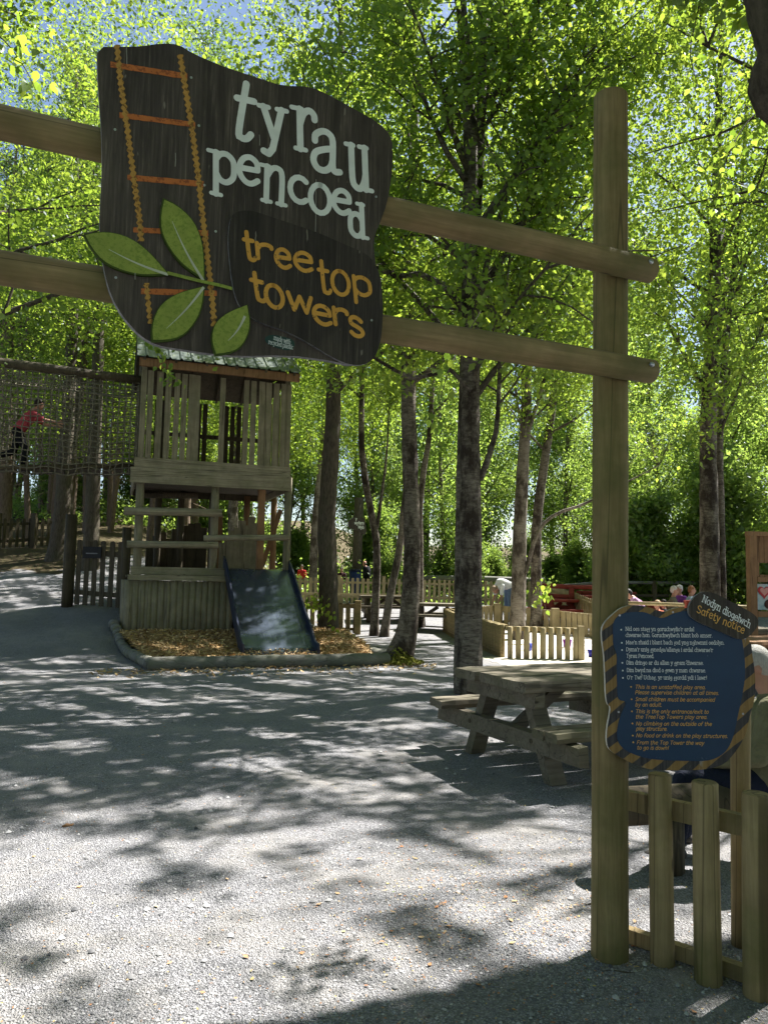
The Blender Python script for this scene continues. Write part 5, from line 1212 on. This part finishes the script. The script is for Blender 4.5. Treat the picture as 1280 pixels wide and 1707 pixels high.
person('small dark haired child sitting beside the light haired child', gp(1108, 19.3), R(170), sit(), (.05, .05, .06), (.1, .1, .12), (.035, .025, .02), voxel=.02, scale=.84)
person('grey haired man in an olive jacket seated behind the pale rail', gp(1119, 20), R(-20), sit(), (.13, .12, .085), (.1, .1, .11), (.6, .56, .5), voxel=.02, scale=1.04, sleeves=1, bulk=1.15)
person('white haired woman in purple and white seated beside the man in olive', gp(1134, 20.6), R(200), sit(), (.22, .06, .34), (.6, .58, .56), (.75, .72, .68), voxel=.02, sleeves=.6)
person('man in a pale blue shirt with short ginger hair seated near the notice', gp(1148, 20), R(-10), sit(), (.36, .44, .56), (.3, .3, .33), (.30, .13, .06), voxel=.02, scale=1.0)
# near man at the right edge, seen from behind
mx, my = xy(1288, 4.55); hz = at(1276, 1116, 4.55).z
bt = thing('bench', 'low log bench under the seated man at the right edge', 'bench', (mx, my+.02, 0), R(12))
mb = MB(); mb.tube([(-1.0, 0, .36), (0, 0, .37), (1.0, 0, .36)], .11, 14, squash=.7); mb.build('seat', M['darkwood'], bt)
for x in (-.7, .7): mb = MB(); mb.tube([(x, 0, -.05), (x, 0, .30)], .09, 10); mb.build('leg', M['darkwood'], bt)
person('grey haired man in an olive green jacket seen from behind the safety notice', (mx, my, hz-1.17*.98), R(155),
       sit(head=(.10, 0, 1.17), look=(1, .1, -.35), elL=(.10, .27, .70), elR=(.12, -.26, .70), wrL=(.34, .12, .62), wrR=(.34, -.12, .62), knL=(.50, .16, .50), knR=(.48, -.16, .50), anL=(.56, .16, .08), anR=(.54, -.16, .08)),
       (.155, .15, .085), (.010, .014, .03), (.52, .50, .46), voxel=.011, sleeves=1, bulk=1.35, coat=True, scale=.98)

# ------------------------------------------------------------------ trees
SH = np.array([SUN.x/SUN.z, SUN.y/SUN.z])
_CR = np.array(cam_r); _CU = np.array(cam_u); _CF = np.array(_f)
def npx(P):
    v = P-np.array([0, 0, EYE]); c = v@_CF; c = np.where(np.abs(c) < .05, .05, c)
    return CXP+FPX*(v@_CR)/c, CYP-FPX*(v@_CU)/c, c
def wob(x, y, s):
    return (np.sin(x*1.7*s+1.3)*np.cos(y*2.1*s+.4)+np.sin(x*3.9*s+y*2.3*s)*.6+np.cos(y*5.1*s-x*4.2*s+2)*.4)/2
ARC = ([-400, 0, 420, 700, 985, 1225, 1500, 2200], [1800, 1768, 1707, 1665, 1592, 1565, 1560, 1560])
def dapple(x, y): return wob(x+3, y*1.2, 1.7)+.45*wob(x, y*1.4+1, 5.2)
def midpat(x, y): return wob(x*.8, y*1.4+2, 1.7)+.55*wob(x+1, y*1.5, 4.6)
def sunfilter(C, rng, strength=.97):
    """thins the crowns where the park's sunlit clearings get their light (real gaps along the sun's direction)"""
    g = C[:, :2]-SH[None, :]*(C[:, 2:3]-.1)
    G = np.column_stack([g, np.zeros(len(g))]); px, py, c = npx(G)
    front = c > 1.5
    w_ = wob(g[:, 0], g[:, 1], 1.0)*26+wob(g[:, 0], g[:, 1], 3.1)*10
    lit = front & (py > 1372+w_-(px-640)*.03) & (py < np.interp(px, ARC[0], ARC[1])-2) & (px > -500) & (px < 1900)
    # faint dapples at the left and lower middle
    dap = (dapple(g[:, 0], g[:, 1]) > .30) & (px < 1000)
    kill = lit*np.where(dap, .25, strength)
    sand = front & (px > 790) & (px < 1330) & (py > 1035) & (py < 1112)
    kill = np.maximum(kill, sand*.93)
    far = front & (px > 560) & (px < 1330) & (g[:, 1] > 19) & (g[:, 1] < 48)
    kill = np.maximum(kill, far*.75)
    mid = front & (py > 1040) & (py < 1372) & (midpat(g[:, 0], g[:, 1]) > .24)
    kill = np.maximum(kill, mid*.88)
    return rng.random(len(C)) >= kill
def leafmesh(name, C, size, rng, clump=None, upb=.5, wid=.62):
    N = len(C); nrm = rng.normal(size=(N, 3)); nrm[:, 2] += upb*np.sign(rng.random(N)-.2); nrm /= np.linalg.norm(nrm, axis=1)[:, None]
    a = rng.normal(size=(N, 3)); a[:, 2] -= .5; a -= nrm*(a*nrm).sum(1)[:, None]; a /= np.linalg.norm(a, axis=1)[:, None]+1e-9; b = np.cross(nrm, a)
    s = (size*np.clip(rng.lognormal(-.06, .30, N), .5, 1.7))[:, None]
    V = np.stack([C-a*s*.5, C-a*s*.08+b*s*wid*.5+nrm*s*.06, C+a*s*.55, C-a*s*.08-b*s*wid*.5+nrm*s*.06], 1).reshape(-1, 3)
    r = rng.random(N)*.6+(clump if clump is not None else .2)
    return npmesh(name, V, np.arange(N*4).reshape(N, 4), False, np.clip(r, 0, 1))
def curve(p, d, L, n, up, wander, rn):
    p = Vector(p); d = Vector(d).normalized(); o = [p.copy()]
    for i in range(n):
        d = (d+Vector((rn.gauss(0, wander), rn.gauss(0, wander), rn.gauss(0, wander*.6)+up))).normalized(); p = p+d*(L/n); o.append(p.copy())
    return o
DENS = 1.5
def skeleton(trunk, rad, z0, ztop, nb, Lb, rn, nsub=6, up=.02, elev=(25, 55), droop=-.05):
    """branches off the trunk; returns branch mesh builder and the twig polylines that bear leaves"""
    mb = MB(); twigs = []
    T = [Vector(p) for p in trunk]
    def tp(z):
        for i in range(len(T)-1):
            if T[i].z <= z <= T[i+1].z: k = (z-T[i].z)/max(1e-6, T[i+1].z-T[i].z); return T[i].lerp(T[i+1], k), rad[i]+(rad[i+1]-rad[i])*k
        return T[-1], rad[-1]
    az = rn.random()*6.28
    for i in range(nb):
        f = (i+rn.random()*.7)/nb; z = z0+(ztop-z0)*f; p, r = tp(z); az += 2.4+rn.uniform(-.4, .4)
        el = R(rn.uniform(*elev)+f*18); L = Lb*(1-.62*f)*rn.uniform(.65, 1.2)
        d = Vector((math.cos(az)*math.cos(el), math.sin(az)*math.cos(el), math.sin(el)))
        c = curve(p, d, L, 7, up, .11, rn); br = min(r*.55, .012+L*.011)
        mb.tube(c, [br*(1-.85*k/7) for k in range(8)], 5, False)
        twigs.append(c[4:])
        for s in range(nsub):
            k = 2+int(5.9*s/nsub); k = min(k, 6); q = c[k]; dd = (c[k+1]-c[k]).normalized()
            sd = Vector((rn.gauss(0, 1), rn.gauss(0, 1), rn.gauss(0, .45))).normalized()
            c2 = curve(q, (dd*.7+sd).normalized(), L*rn.uniform(.22, .45), 4, droop, .18, rn)
            mb.tube(c2, [br*.35*(1-.7*k2/4)+.002 for k2 in range(5)], 4, False); twigs.append(c2[1:])
    return mb, twigs
def twigleaves(twigs, per_m, sig, rng, hang=.25, dens=1.5):
    per_m = per_m*dens
    out = []; cl = []
    for c in twigs:
        P = np.array([list(p) for p in c]); L = np.linalg.norm(np.diff(P, axis=0), axis=1).sum(); n = int(per_m*L)+3
        t_ = rng.random(n)*(len(P)-1); i = np.minimum(t_.astype(int), len(P)-2); k = (t_-i)[:, None]; q = P[i]*(1-k)+P[i+1]*k
        q = q+rng.normal(size=(n, 3))*sig; q[:, 2] -= np.abs(rng.normal(size=n))*hang; out.append(q); cl.append(np.full(n, rng.random()*.4))
    return np.concatenate(out), np.concatenate(cl)
def trunkpath(pxs, Y, lean=0, ztop=14, limb=False):
    """pxs: (px, py) up the trunk seen at distance Y"""
    P = []
    for i, (px, py) in enumerate(pxs):
        p = at(px, py, Y); P.append(Vector((p.x, Y, p.z)))
    if not limb: P[0].z = Hf(P[0].x, Y)-.1
    d = (P[-1]-P[-2]).normalized(); d.z = max(d.z, .25)
    while P[-1].z < ztop: P.append(P[-1]+(d+Vector((random.uniform(-.06, .06), random.uniform(-.06, .06), .3))).normalized()*1.2)
    # resample
    o = [P[0]]
    for a_, b_ in zip(P[:-1], P[1:]):
        k = max(1, int((b_-a_).length/.28))
        for i in range(1, k+1): o.append(a_.lerp(b_, i/k))
    for i in range(1, len(o)-1): o[i] = o[i]*.5+(o[i-1]+o[i+1])*.25
    return o
TREES = []
def offtrunk(C, T, r):
    tz = np.array([p.z for p in T]); tx = np.interp(C[:, 2], tz, [p.x for p in T]); ty = np.interp(C[:, 2], tz, [p.y for p in T])
    return (C[:, 0]-tx)**2+(C[:, 1]-ty)**2 > r*r
def tree(label, pxs, Y, r0, mat, ztop=14, z0=5, nb=20, Lb=3.4, leaves=150, size=.06, group=None, extra=None, flare=1.35, leafmat='leaf', seed=0, sig=.20, nsub=6, elev=(25, 55), name='birch_tree'):
    rn = random.Random(seed+100); rng = np.random.default_rng(seed+5)
    T = trunkpath(pxs, Y, ztop=ztop); n = len(T); base = T[0].copy(); base.z += .1
    hgt = T[-1].z-T[0].z
    rad = [max(.02, r0*(1-.9*((p.z-T[0].z)/hgt)**1.15))*(1+(flare-1)*math.exp(-(p.z-T[0].z)*3.2)) for p in T]
    t = thing(name, label, 'tree', base, group=group)
    mb = WB(); mb.tube(T, rad, 22, False, noise=.075, seed=seed)
    stems = [(T, rad)]
    for (s_px, s_r, s_Y) in (extra or []):
        T2 = trunkpath(s_px, s_Y, ztop=ztop*.9 if s_r > .08 else at(*s_px[-1], s_Y).z+.9, limb=s_px[0][1] < 990)
        r2 = [max(.015, s_r*(1-.85*i/len(T2))) for i in range(len(T2))]; mb.tube(T2, r2, 10, False, noise=.06, seed=seed+1); stems.append((T2, r2))
    mb.build('trunk', M[mat], t)
    allt = []; bmb = WB()
    for k, (TT, rr) in enumerate(stems):
        b_, tw = skeleton(TT, rr, max(z0, TT[0].z+.6), TT[-1].z, nb if k == 0 else nb//2, Lb*(1 if k == 0 else .7), rn, nsub, elev=elev); bmb.add(b_.v, b_.f, True); allt += tw
    bmb.build('limbs', M[mat if 'birch' not in mat else 'bark_dark'], t)
    C, cl = twigleaves(allt, leaves, sig, rng); k = sunfilter(C, rng); k &= offtrunk(C, T, .75); C, cl = C[k], cl[k]
    me = leafmesh('crown', C-np.array(base), size*1.34, rng, cl); me.materials.append(M[leafmat]); link('crown', me, None, t); TREES.append((t, T, base))
    return t, T
GT = 'trees standing inside the play park'
tree('largest twin stemmed silver birch, directly behind the picnic table', [(781, 1150), (785, 1000), (784, 850), (783, 700), (784, 550), (783, 400), (785, 250), (777, 120), (768, 0)], 10.8, .165, 'bark_birch', 15, 4.0, 26, 4.2, 115, .065, GT,
     extra=[([(772, 1150), (771, 900), (774, 700), (779, 560), (790, 430), (800, 250), (805, 60), (812, -60)], .13, 10.95), ([(800, 800), (830, 720), (832, 620), (836, 560)], .045, 10.8), ([(800, 375), (850, 300), (900, 240), (960, 190)], .05, 10.7), ([(776, 520), (740, 470), (700, 440), (660, 470)], .05, 10.7), ([(800, 480), (850, 420), (890, 330)], .045, 10.7), ([(775, 300), (740, 250), (712, 180), (690, 120)], .045, 10.7), ([(803, 180), (850, 130), (880, 60)], .04, 10.7), ([(786, 650), (750, 600), (690, 640)], .035, 10.6)], seed=1)
tree('tilting silver birch with a flared mossy base beside the end of the front log', [(660, 1098), (678, 1060), (686, 980), (688, 900), (684, 800), (680, 650), (681, 500), (684, 380), (690, 220), (690, 60)], 14.6, .175, 'bark_birch', 16, 5.5, 24, 4.0, 140, .065, GT, extra=[([(690, 635), (720, 615), (760, 580)], .06, 14.6)], flare=2.0, seed=2)
_t, _T = TREES[-1][0], TREES[-1][1]
_r = np.random.default_rng(8); _n = 1500; _a = _r.normal(-.5, .8, _n); _q = _r.uniform(.16, .52, _n); _C = np.column_stack([_q*np.cos(_a), _q*np.sin(_a)-.1, .02+.30*(1-(_q-.16)/.36)**2*_r.random(_n)])
_m = leafmesh('moss', _C, .05, _r, None, upb=1.5, wid=.9); _m.materials.append(m_plain('yellow_green_moss', (.20, .20, .03), .9, var=.5, scale=20)); link('moss', _m, None, _t)
tree('thick dark rough barked trunk just right of the slide', [(549, 1052), (547, 950), (544, 870), (550, 780), (556, 690), (556, 600), (560, 400), (565, 150)], 17.6, .225, 'bark_dark', 17, 6.5, 22, 4.2, 130, .07, GT, extra=[([(566, 650), (590, 620), (625, 600)], .05, 17.6)], seed=3, name='oak_tree')
tree('slender forked birch with a white lower trunk left of the tilting birch', [(624, 1026), (628, 960), (628, 900), (618, 850), (608, 800), (602, 740), (603, 640), (604, 500)], 20.6, .11, 'bark_birch', 14, 6, 14, 3.0, 90, .075, GT, extra=[([(628, 880), (634, 840), (641, 790), (646, 740)], .05, 20.6)], seed=4)
tree('narrow birch leaning hard to the right, crossing the base of the forked birch', [(640, 1026), (650, 990), (662, 940), (668, 900), (674, 840), (686, 760), (690, 650)], 20.4, .105, 'bark_birch_dim', 13, 6, 12, 2.6, 80, .075, GT, seed=5)
tree('thin pale birch stem close behind the tilting birch on its right', [(700, 1004), (700, 940), (699, 850), (706, 780), (716, 730), (720, 650)], 23, .115, 'bark_birch', 14, 6, 12, 3.0, 80, .08, GT, seed=6)
tree('brown trunk growing inside the sandpit fence next to the bending person', [(861, 1045), (865, 960), (866, 880), (871, 780), (877, 690), (877, 600), (882, 450)], 20.5, .20, 'bark_birch_dim', 15, 5, 20, 3.6, 100, .075, GT, extra=[([(876, 955), (888, 905), (905, 870), (935, 850), (965, 845)], .06, 20.4), ([(880, 720), (905, 640), (925, 560)], .06, 20.4)], seed=7)
tree('straight grey birch just right of the brown sandpit trunk', [(894, 1022), (893, 950), (893, 880), (901, 810), (912, 740), (925, 640), (930, 500)], 22.5, .165, 'bark_birch', 15, 5, 18, 3.4, 90, .08, GT, seed=8)
tree('pair of tall pale grey birch stems between the tall gatepost and the play panel', [(1184, 1040), (1183, 960), (1181, 850), (1179, 720), (1184, 600), (1190, 470), (1193, 330), (1198, 150), (1204, 0)], 15.5, .205, 'bark_birch', 15, 4.6, 26, 3.8, 150, .065, GT, extra=[([(1203, 1040), (1201, 900), (1198, 750), (1203, 640), (1215, 520), (1225, 420)], .10, 15.7)], seed=9)
tree('leaning pale trunk seen between the tower and the thick dark trunk', [(522, 965), (524, 900), (528, 840), (537, 760), (541, 700), (543, 600)], 30, .17, 'bark_birch_dim', 15, 6, 14, 3.4, 60, .1, GT, seed=10)
tree('birch trunk visible under the upper deck of the tower', [(392, 960), (388, 850), (394, 780), (400, 600)], 27, .19, 'bark_birch_dim', 16, 7, 14, 3.4, 60, .1, GT, seed=11)
tree('widest dark trunk at the end of the left picket fence', [(94, 932), (104, 850), (112, 720), (121, 560), (126, 400), (128, 200)], 23, .24, 'bark_dark', 18, 7.5, 20, 3.8, 100, .075, GT, seed=12, flare=1.5, name='oak_tree')
tree('dark trunk rising behind the picket gate plaque', [(152, 930), (156, 800), (162, 650), (168, 450)], 22, .22, 'bark_dark', 17, 8, 16, 3.4, 80, .075, GT, seed=13, name='oak_tree')
tree('second dark trunk close to the widest dark trunk on its right', [(108, 930), (112, 800), (140, 600), (150, 400)], 24.5, .2, 'bark_dark', 17, 8, 14, 3.2, 70, .08, GT, seed=14, name='oak_tree')
tree('dark trunk cut by the left edge above the far fence', [(4, 900), (6, 800), (12, 600), (20, 400)], 27, .32, 'bark_pine', 17, 7, 16, 3.4, 70, .09, GT, seed=15, name='oak_tree')
# near trees whose boughs hang into the top of the view
def sidetree(label, x, y, r, ztop, z0, seed, Lb=4.6, nb=26, leaves=170, size=.062, leafmat='leaf', lean=(0, 0), name='broadleaf_tree'):
    rn = random.Random(seed+100); rng = np.random.default_rng(seed)
    T = [Vector((x+lean[0]*z_/10+.12*math.sin(z_*.7+seed), y+lean[1]*z_/10, z_+Hf(x, y)-.1)) for z_ in np.arange(0, ztop, .6)]
    rad = [r*(1-.85*i/len(T))*(1+.4*math.exp(-i*1.5)) for i in range(len(T))]
    t = thing(name, label, 'tree', (x, y, Hf(x, y)), group='trees leaning in over the gateway'); mb = WB(); mb.tube(T, rad, 14, False, noise=.06, seed=seed); mb.build('trunk', M['bark_dark'], t)
    b_, tw = skeleton(T, rad, z0, T[-1].z, nb, Lb, rn, 7, elev=(10, 45)); w2 = WB(); w2.add(b_.v, b_.f, True); w2.build('limbs', M['bark_dark'], t)
    C, cl = twigleaves(tw, leaves, .2, rng); k = sunfilter(C, rng)
    # keep the bough clear of the camera's own surroundings and of the signs
    px, py, c = npx(C); vis = (c > 0) & (c < 5.6) & (py > 140) & (px > -60) & (px < 1340); k &= ~vis; k &= C[:, 2] > 2.6
    C, cl = C[k], cl[k]; me = leafmesh('crown', C-np.array([x, y, Hf(x, y)]), size, rng, cl); me.materials.append(M[leafmat]); link('crown', me, None, t); return t
sidetree('broad leaved tree whose darker boughs fill the top left corner', -6.6, 9.2, .22, 11.5, 3.6, 31, leafmat='leaf', size=.078, Lb=5.0)
sidetree('tree standing beyond the right edge with yellow green boughs in the top right corner', 7.4, 9.4, .2, 12, 4.2, 32, Lb=4.8)
sidetree('tree farther back at the left edge with boughs over the net bridge', -11.5, 15, .24, 14, 4.5, 33, size=.08, Lb=5)
sidetree('tall tree right of the terrace with boughs reaching over the play panel', 12.5, 17, .25, 15, 5, 34, size=.075, Lb=5)
# unseen leaves added above the frame, shaped to throw the broad bottom shadow
rng = np.random.default_rng(77); N = 80000
gx = rng.uniform(-3.2, 4.6, N); gy = rng.uniform(-2.5, 4.2, N)
px, py, c = npx(np.column_stack([gx, gy, np.zeros(N)])); edge = np.interp(px, ARC[0], ARC[1])+wob(gx, gy, 1.4)*5
k = ((c < 1.2) | (py > edge)); patch = (gx > 1.12+(3.2-gy)*.35) & (gx < 2.1) & (gy > 2.5) & (gy < 3.16); k &= ~patch; gx, gy = gx[k], gy[k]; zz = rng.uniform(5.6, 7.0, len(gx))
C = np.column_stack([gx+SH[0]*zz, gy+SH[1]*zz, zz]); x0, y0 = 3.5, 1.9
t = thing('overhanging_tree', 'dark trunk leaning in at the top right corner beside the gateway', 'tree', (x0, y0, 0), group='trees leaning in over the gateway')
me = leafmesh('crown', C-np.array([x0, y0, 0]), .10, rng, None, upb=1.2, wid=.8); me.materials.append(M['leaf']); link('crown', me, None, t)
mb = WB(); tr = [Vector((3.5, 1.9, -.1)), Vector((3.2, 2.1, 1.5)), Vector((2.5, 2.6, 3.0)), at(1318, 190, 3.0), at(1292, 80, 3.0), at(1268, 0, 3.0), at(1240, -120, 3.0), Vector((1.5, 2.9, 5.6)), Vector((2.6, 4.0, 6.2))]
tr2 = smooth_path([tuple(p) for p in tr], 5); mb.tube(tr2, [.10-.06*i/len(tr2) for i in range(len(tr2))], 14, False, noise=.05); mb.build('trunk', M['bark_dark'], t)
# fuller outer crowns: leaf clumps added to the trees above, partly placed for their shade
def fill_crowns():
    rng = np.random.default_rng(123)
    # clumps added over the middle of the park, placed to throw dappled shade
    n = 5200; gx = rng.uniform(-11, 6, n); gy = rng.uniform(5.2, 19, n); z = rng.uniform(5.5, 13.5, n)
    px, py, c = npx(np.column_stack([gx, gy, np.zeros(n)])); k = (px > -350) & (px < 1060) & (py > 1040) & (py < 1385); k &= midpat(gx, gy) < .24
    A = np.column_stack([gx+SH[0]*z, gy+SH[1]*z, z])[k]
    n = 4800; gx = rng.uniform(-17, -4, n); gy = rng.uniform(13, 27, n); z = rng.uniform(5.5, 13.5, n); k = wob(gx*.8, gy*1.3, 1.6) < .55; A = np.concatenate([A, np.column_stack([gx+SH[0]*z, gy+SH[1]*z, z])[k]])  # clumps added to shade the left bank
    n = 1500; gx = rng.uniform(-3.5, 3, n); gy = rng.uniform(2.9, 5.6, n); z = rng.uniform(8, 13.5, n); k = dapple(gx, gy) > .34  # high clumps added for the dapples on the near gravel
    A = np.concatenate([A, np.column_stack([gx+SH[0]*z, gy+SH[1]*z, z])[k]])
    # and wherever the view shows crown
    n = 3400; px = rng.uniform(-80, 1350, n); py = rng.uniform(-160, 640, n); Y = rng.uniform(10.5, 27, n); d = np.array(cam_r)[None]*((px-CXP)/FPX)[:, None]+np.array(cam_u)[None]*((CYP-py)/FPX)[:, None]+np.array(_f)[None]
    B = np.array([0, 0, EYE])+d*(Y/d[:, 1])[:, None]; B = B[(B[:, 2] > 3.8) & (wob(px/95, py/95, 1)+.4*wob(px/40, py/40, 1) < .18)]
    Cc = np.concatenate([A, B]); tx = np.array([[t_[1][len(t_[1])//2].x, t_[1][len(t_[1])//2].y] for t_ in TREES])
    D2 = ((Cc[:, None, :2]-tx[None])**2).sum(2); ow = D2.argmin(1); ok = D2.min(1) < 8.0**2
    for i, (t_, T_, b_) in enumerate(TREES):
        S = Cc[(ow == i) & ok]
        if not len(S): continue
        m_ = 46; C = (S[:, None, :]+rng.normal(size=(len(S), m_, 3))*np.array([.42, .42, .26])).reshape(-1, 3); cl = np.repeat(rng.random(len(S))*.4, m_)
        k = sunfilter(C, rng); k &= (C[:, 1] > 11.2) | (C[:, 2] > 7.4); k &= offtrunk(C, T_, 1.0); px, py, c = npx(C); k &= ~((px < 530) & (py > 520) & (c < 21)); k &= ~((py > 660) & (c < 19)); C, cl = C[k], cl[k]
        me = leafmesh('crown', C-np.array(b_), .085, rng, cl); me.materials.append(M['leaf']); link('crown', me, None, t_)
fill_crowns()
# small sprays of large leaves hanging near the camera
def sprig(label, pts, n, size, sig, seed):
    rn = random.Random(seed); rng = np.random.default_rng(seed); P = [at(*p) for p in pts]; b = P[0]
    t = thing('leafy_twig', label, 'twig', b, group='sprays of young leaves hanging close to the camera'); mb = WB(); sm_ = smooth_path([tuple(p) for p in P], 5); mb.tube(sm_, [.006-.004*i/len(sm_) for i in range(len(sm_))], 5); mb.build('twig', M['bark_dark'], t)
    S = np.array(sm_); S = S[len(S)//4:]; i = rng.integers(0, len(S), n); C = S[i]+rng.normal(size=(n, 3))*sig
    V = []; F = []; at_ = []
    for c in C:   # leaves with a real birch leaf outline
        nrm = Vector(rng.normal(size=3)); nrm.y -= .8; nrm.normalize(); a_ = Vector((rng.normal()*.5, rng.normal()*.3, -1)); a_ = (a_-nrm*a_.dot(nrm)).normalized(); b_ = nrm.cross(a_); s = size*rng.uniform(.6, 1.15)
        o = [(-.5, 0), (-.35, .30), (-.05, .38), (.22, .2), (.55, 0), (.22, -.2), (-.05, -.38), (-.35, -.30)]
        k = len(V); V += [list(Vector(c)+a_*u*s+b_*v_*s+nrm*abs(v_)*s*.25-Vector(b)) for u, v_ in o]
        F += [(k, k+1, k+2, k+3), (k, k+3, k+4, k+5), (k, k+5, k+6, k+7)]; at_ += [rng.random()]*3
    me = npmesh('leaves', V, F, False, at_); me.materials.append(M['leaf']); link('leaves', me, None, t)
sprig('spray of bright young leaves hanging in front of the big birch trunk', [(800, 520, 7.6), (760, 590, 7.0), (735, 660, 6.6), (728, 720, 6.5)], 46, .075, .06, 1)
sprig('yellow green leaf spray in the upper right, right of the gatepost top', [(1300, 150, 5.8), (1240, 210, 5.5), (1205, 280, 5.3), (1190, 350, 5.3)], 95, .06, .09, 2)
sprig('leaf spray high up at the right between gatepost and corner', [(1180, -60, 5.2), (1160, 30, 5.2), (1150, 90, 5.2), (1165, 150, 5.2)], 60, .055, .09, 3)
sprig('leaf spray at the left edge above the upper beam', [(-60, 20, 5.0), (0, 60, 4.8), (40, 110, 4.8), (60, 150, 4.8)], 60, .075, .08, 4)
sprig('small leafy twig hanging over the left end of the tower roof', [(235, 540, 8.5), (262, 575, 8.3), (275, 612, 8.2), (290, 640, 8.2)], 55, .075, .055, 5)
sprig('leafy shoots low on the dark trunk beside the slide', [(556, 1048, 16.9), (545, 1030, 16.7), (530, 1010, 16.6), (518, 1000, 16.6)], 60, .12, .12, 6)
sprig('sprouting leaves beside the red rails left of the gatepost', [(915, 1040, 19.5), (908, 1010, 19.4), (900, 990, 19.4), (912, 975, 19.4)], 45, .15, .14, 7)

# ------------------------------------------------------------------ woodland behind
def woodproto(name, label, h, r, z0, nb, Lb, leaves, size, leafmat, bark, seed, group, cat='tree', sig=.28, elev=(20, 55), nsub=6, bare=False):
    rn = random.Random(seed); rng = np.random.default_rng(seed); t = thing(name, label, cat, (0, 0, 0), group=group)
    T = [Vector((.25*math.sin(z_*.33+seed), .2*math.sin(z_*.27+2*seed), z_)) for z_ in np.arange(-.3, h, .8)]; rad = [max(.02, r*(1-.88*i/len(T))) for i in range(len(T))]
    mb = MB(); mb.tube(T, rad, 9, False, noise=.05, seed=seed); mb.build('trunk', M[bark], t)
    b_, tw = skeleton(T, rad, z0, h, nb, Lb, rn, nsub, elev=elev)
    if bare:
        for i in range(26):
            z_ = rn.uniform(1.5, z0); a_ = rn.random()*6.28; L = rn.uniform(.5, 1.6); q = Vector((0, 0, z_)); b_.tube(curve(q, (math.cos(a_), math.sin(a_), -.1), L, 3, -.02, .1, rn), [.012, .010, .008, .004], 4, False)
    b_.build('limbs', M[bark], t); C, cl = twigleaves(tw, leaves, sig, rng, dens=2.4)
    me = leafmesh('crown', C, size, rng, cl); me.materials.append(M[leafmat]); link('crown', me, None, t); return t
GW, GPN, GSH = 'woodland trees behind the play park', 'pines of the wood at the left', 'evergreen shrubs along the back of the park'
LW = 'pale green woodland tree standing in the wood behind the play park'
wa = [woodproto('woodland_tree', LW, 15, .16, 1.6, 34, 3.6, 62, .125, 'leaf_back', 'bark_birch_dim', 51, GW),
      woodproto('woodland_tree', LW, 18, .19, 2.6, 36, 4.0, 60, .135, 'leaf_back', 'bark_dark', 52, GW),
      woodproto('woodland_tree', LW, 12, .13, .8, 32, 3.2, 66, .115, 'leaf_back', 'bark_birch_dim', 53, GW)]
pn = [woodproto('pine_tree', 'straight bare stemmed pine in the wood behind the net bridge', 19, .17, 8.5, 34, 2.6, 70, .10, 'leaf_dark', 'bark_pine', 61, GPN, elev=(-10, 20), bare=True),
      woodproto('pine_tree', 'straight bare stemmed pine in the wood behind the net bridge', 17, .13, 7.0, 30, 2.4, 70, .10, 'leaf_back', 'bark_pine', 62, GPN, elev=(-10, 25), bare=True)]
shb = [woodproto('evergreen_shrub', 'dark glossy evergreen shrub along the back edge of the play park', 3.4, .06, .15, 30, 2.0, 110, .14, 'leaf_back', 'bark_dark', 71, GSH, 'shrub', elev=(0, 60), sig=.22),
       woodproto('evergreen_shrub', 'dark glossy evergreen shrub along the back edge of the play park', 4.6, .07, .2, 34, 2.2, 110, .14, 'leaf_back', 'bark_dark', 72, GSH, 'shrub', elev=(0, 60), sig=.25)]
used = set()
def place(protos, x, y, s=1.0, dz=0):
    p = random.choice(protos)
    if p.name in used: p = copy_tree(p)
    else: used.add(p.name)
    p.location = (x, y, Hf(x, y)-.05+dz); p.rotation_euler = (0, 0, random.random()*6.28); q = s*random.uniform(.88, 1.15); p.scale = (q, q, q)
    return p
random.seed(21)
for Y, step, x0, x1 in ((34, 7.5, -6, 21), (40, 4.6, -18, 25), (48, 5.0, -28, 30), (60, 6.5, -38, 40)):
    x = x0
    while x < x1: place(wa, x+random.uniform(-1.2, 1.2), Y+random.uniform(-2, 2), 1 if Y < 45 else 1.15); x += step
for x, y in ((16.5, 24), (18, 29), (13.5, 30.5), (-19, 30), (-24, 36), (21, 20)): place(wa, x, y)
for i in range(34):
    Y = random.uniform(27, 52); px = random.uniform(-20, 330); x = (px-640)/1284*Y
    place(pn, x, Y, 1.0)
for i in range(15):
    px = 645+i*45+random.uniform(-8, 8); Y = 33.5+random.uniform(-.8, 1.2); x = (px-640)/1284*Y; place(shb, x, Y, .5)
for i in range(6): place(shb, -16+i*4.0+random.uniform(-.5, .5), 38+random.uniform(-1, 3), .9)
for x, y in ((9.6, 29), (12.2, 27.5), (15, 26)): place(shb, x, y)
# unseen trees added behind and beside the photographer to block sky light
for x, y in ((-7.5, 1.5), (-9, -5), (-4, -6.5), (1, -7), (5, -6), (9, -4), (12, 0), (14.5, 6.5)): place(wa, x, y, 1.0)
for p in wa+pn+shb:
    if p.name not in used: print('unused', p.name)

# undergrowth beyond the fences
def undergrowth():
    rng = np.random.default_rng(91); N = 150000; Y = rng.uniform(30.5, 62, N); X = rng.uniform(-.62, .62, N)*Y
    den = wob(X, Y, .35)+rng.random(N)*.7 > .05; X, Y = X[den], Y[den]
    k = ~((X < -6) & (Y < 34)); X, Y = X[k], Y[k]; hz_ = np.abs(rng.normal(size=len(X)))*(.30+.35*(wob(X, Y, .6) > 0)); C = np.column_stack([X, Y, H(X, Y)+hz_])
    me = leafmesh('undergrowth', C, .16, rng, None, upb=1.0); tag(link('undergrowth', me, M['leaf_back']), 'low green undergrowth carpeting the ground beneath the wood', 'undergrowth', kind='stuff')
undergrowth()
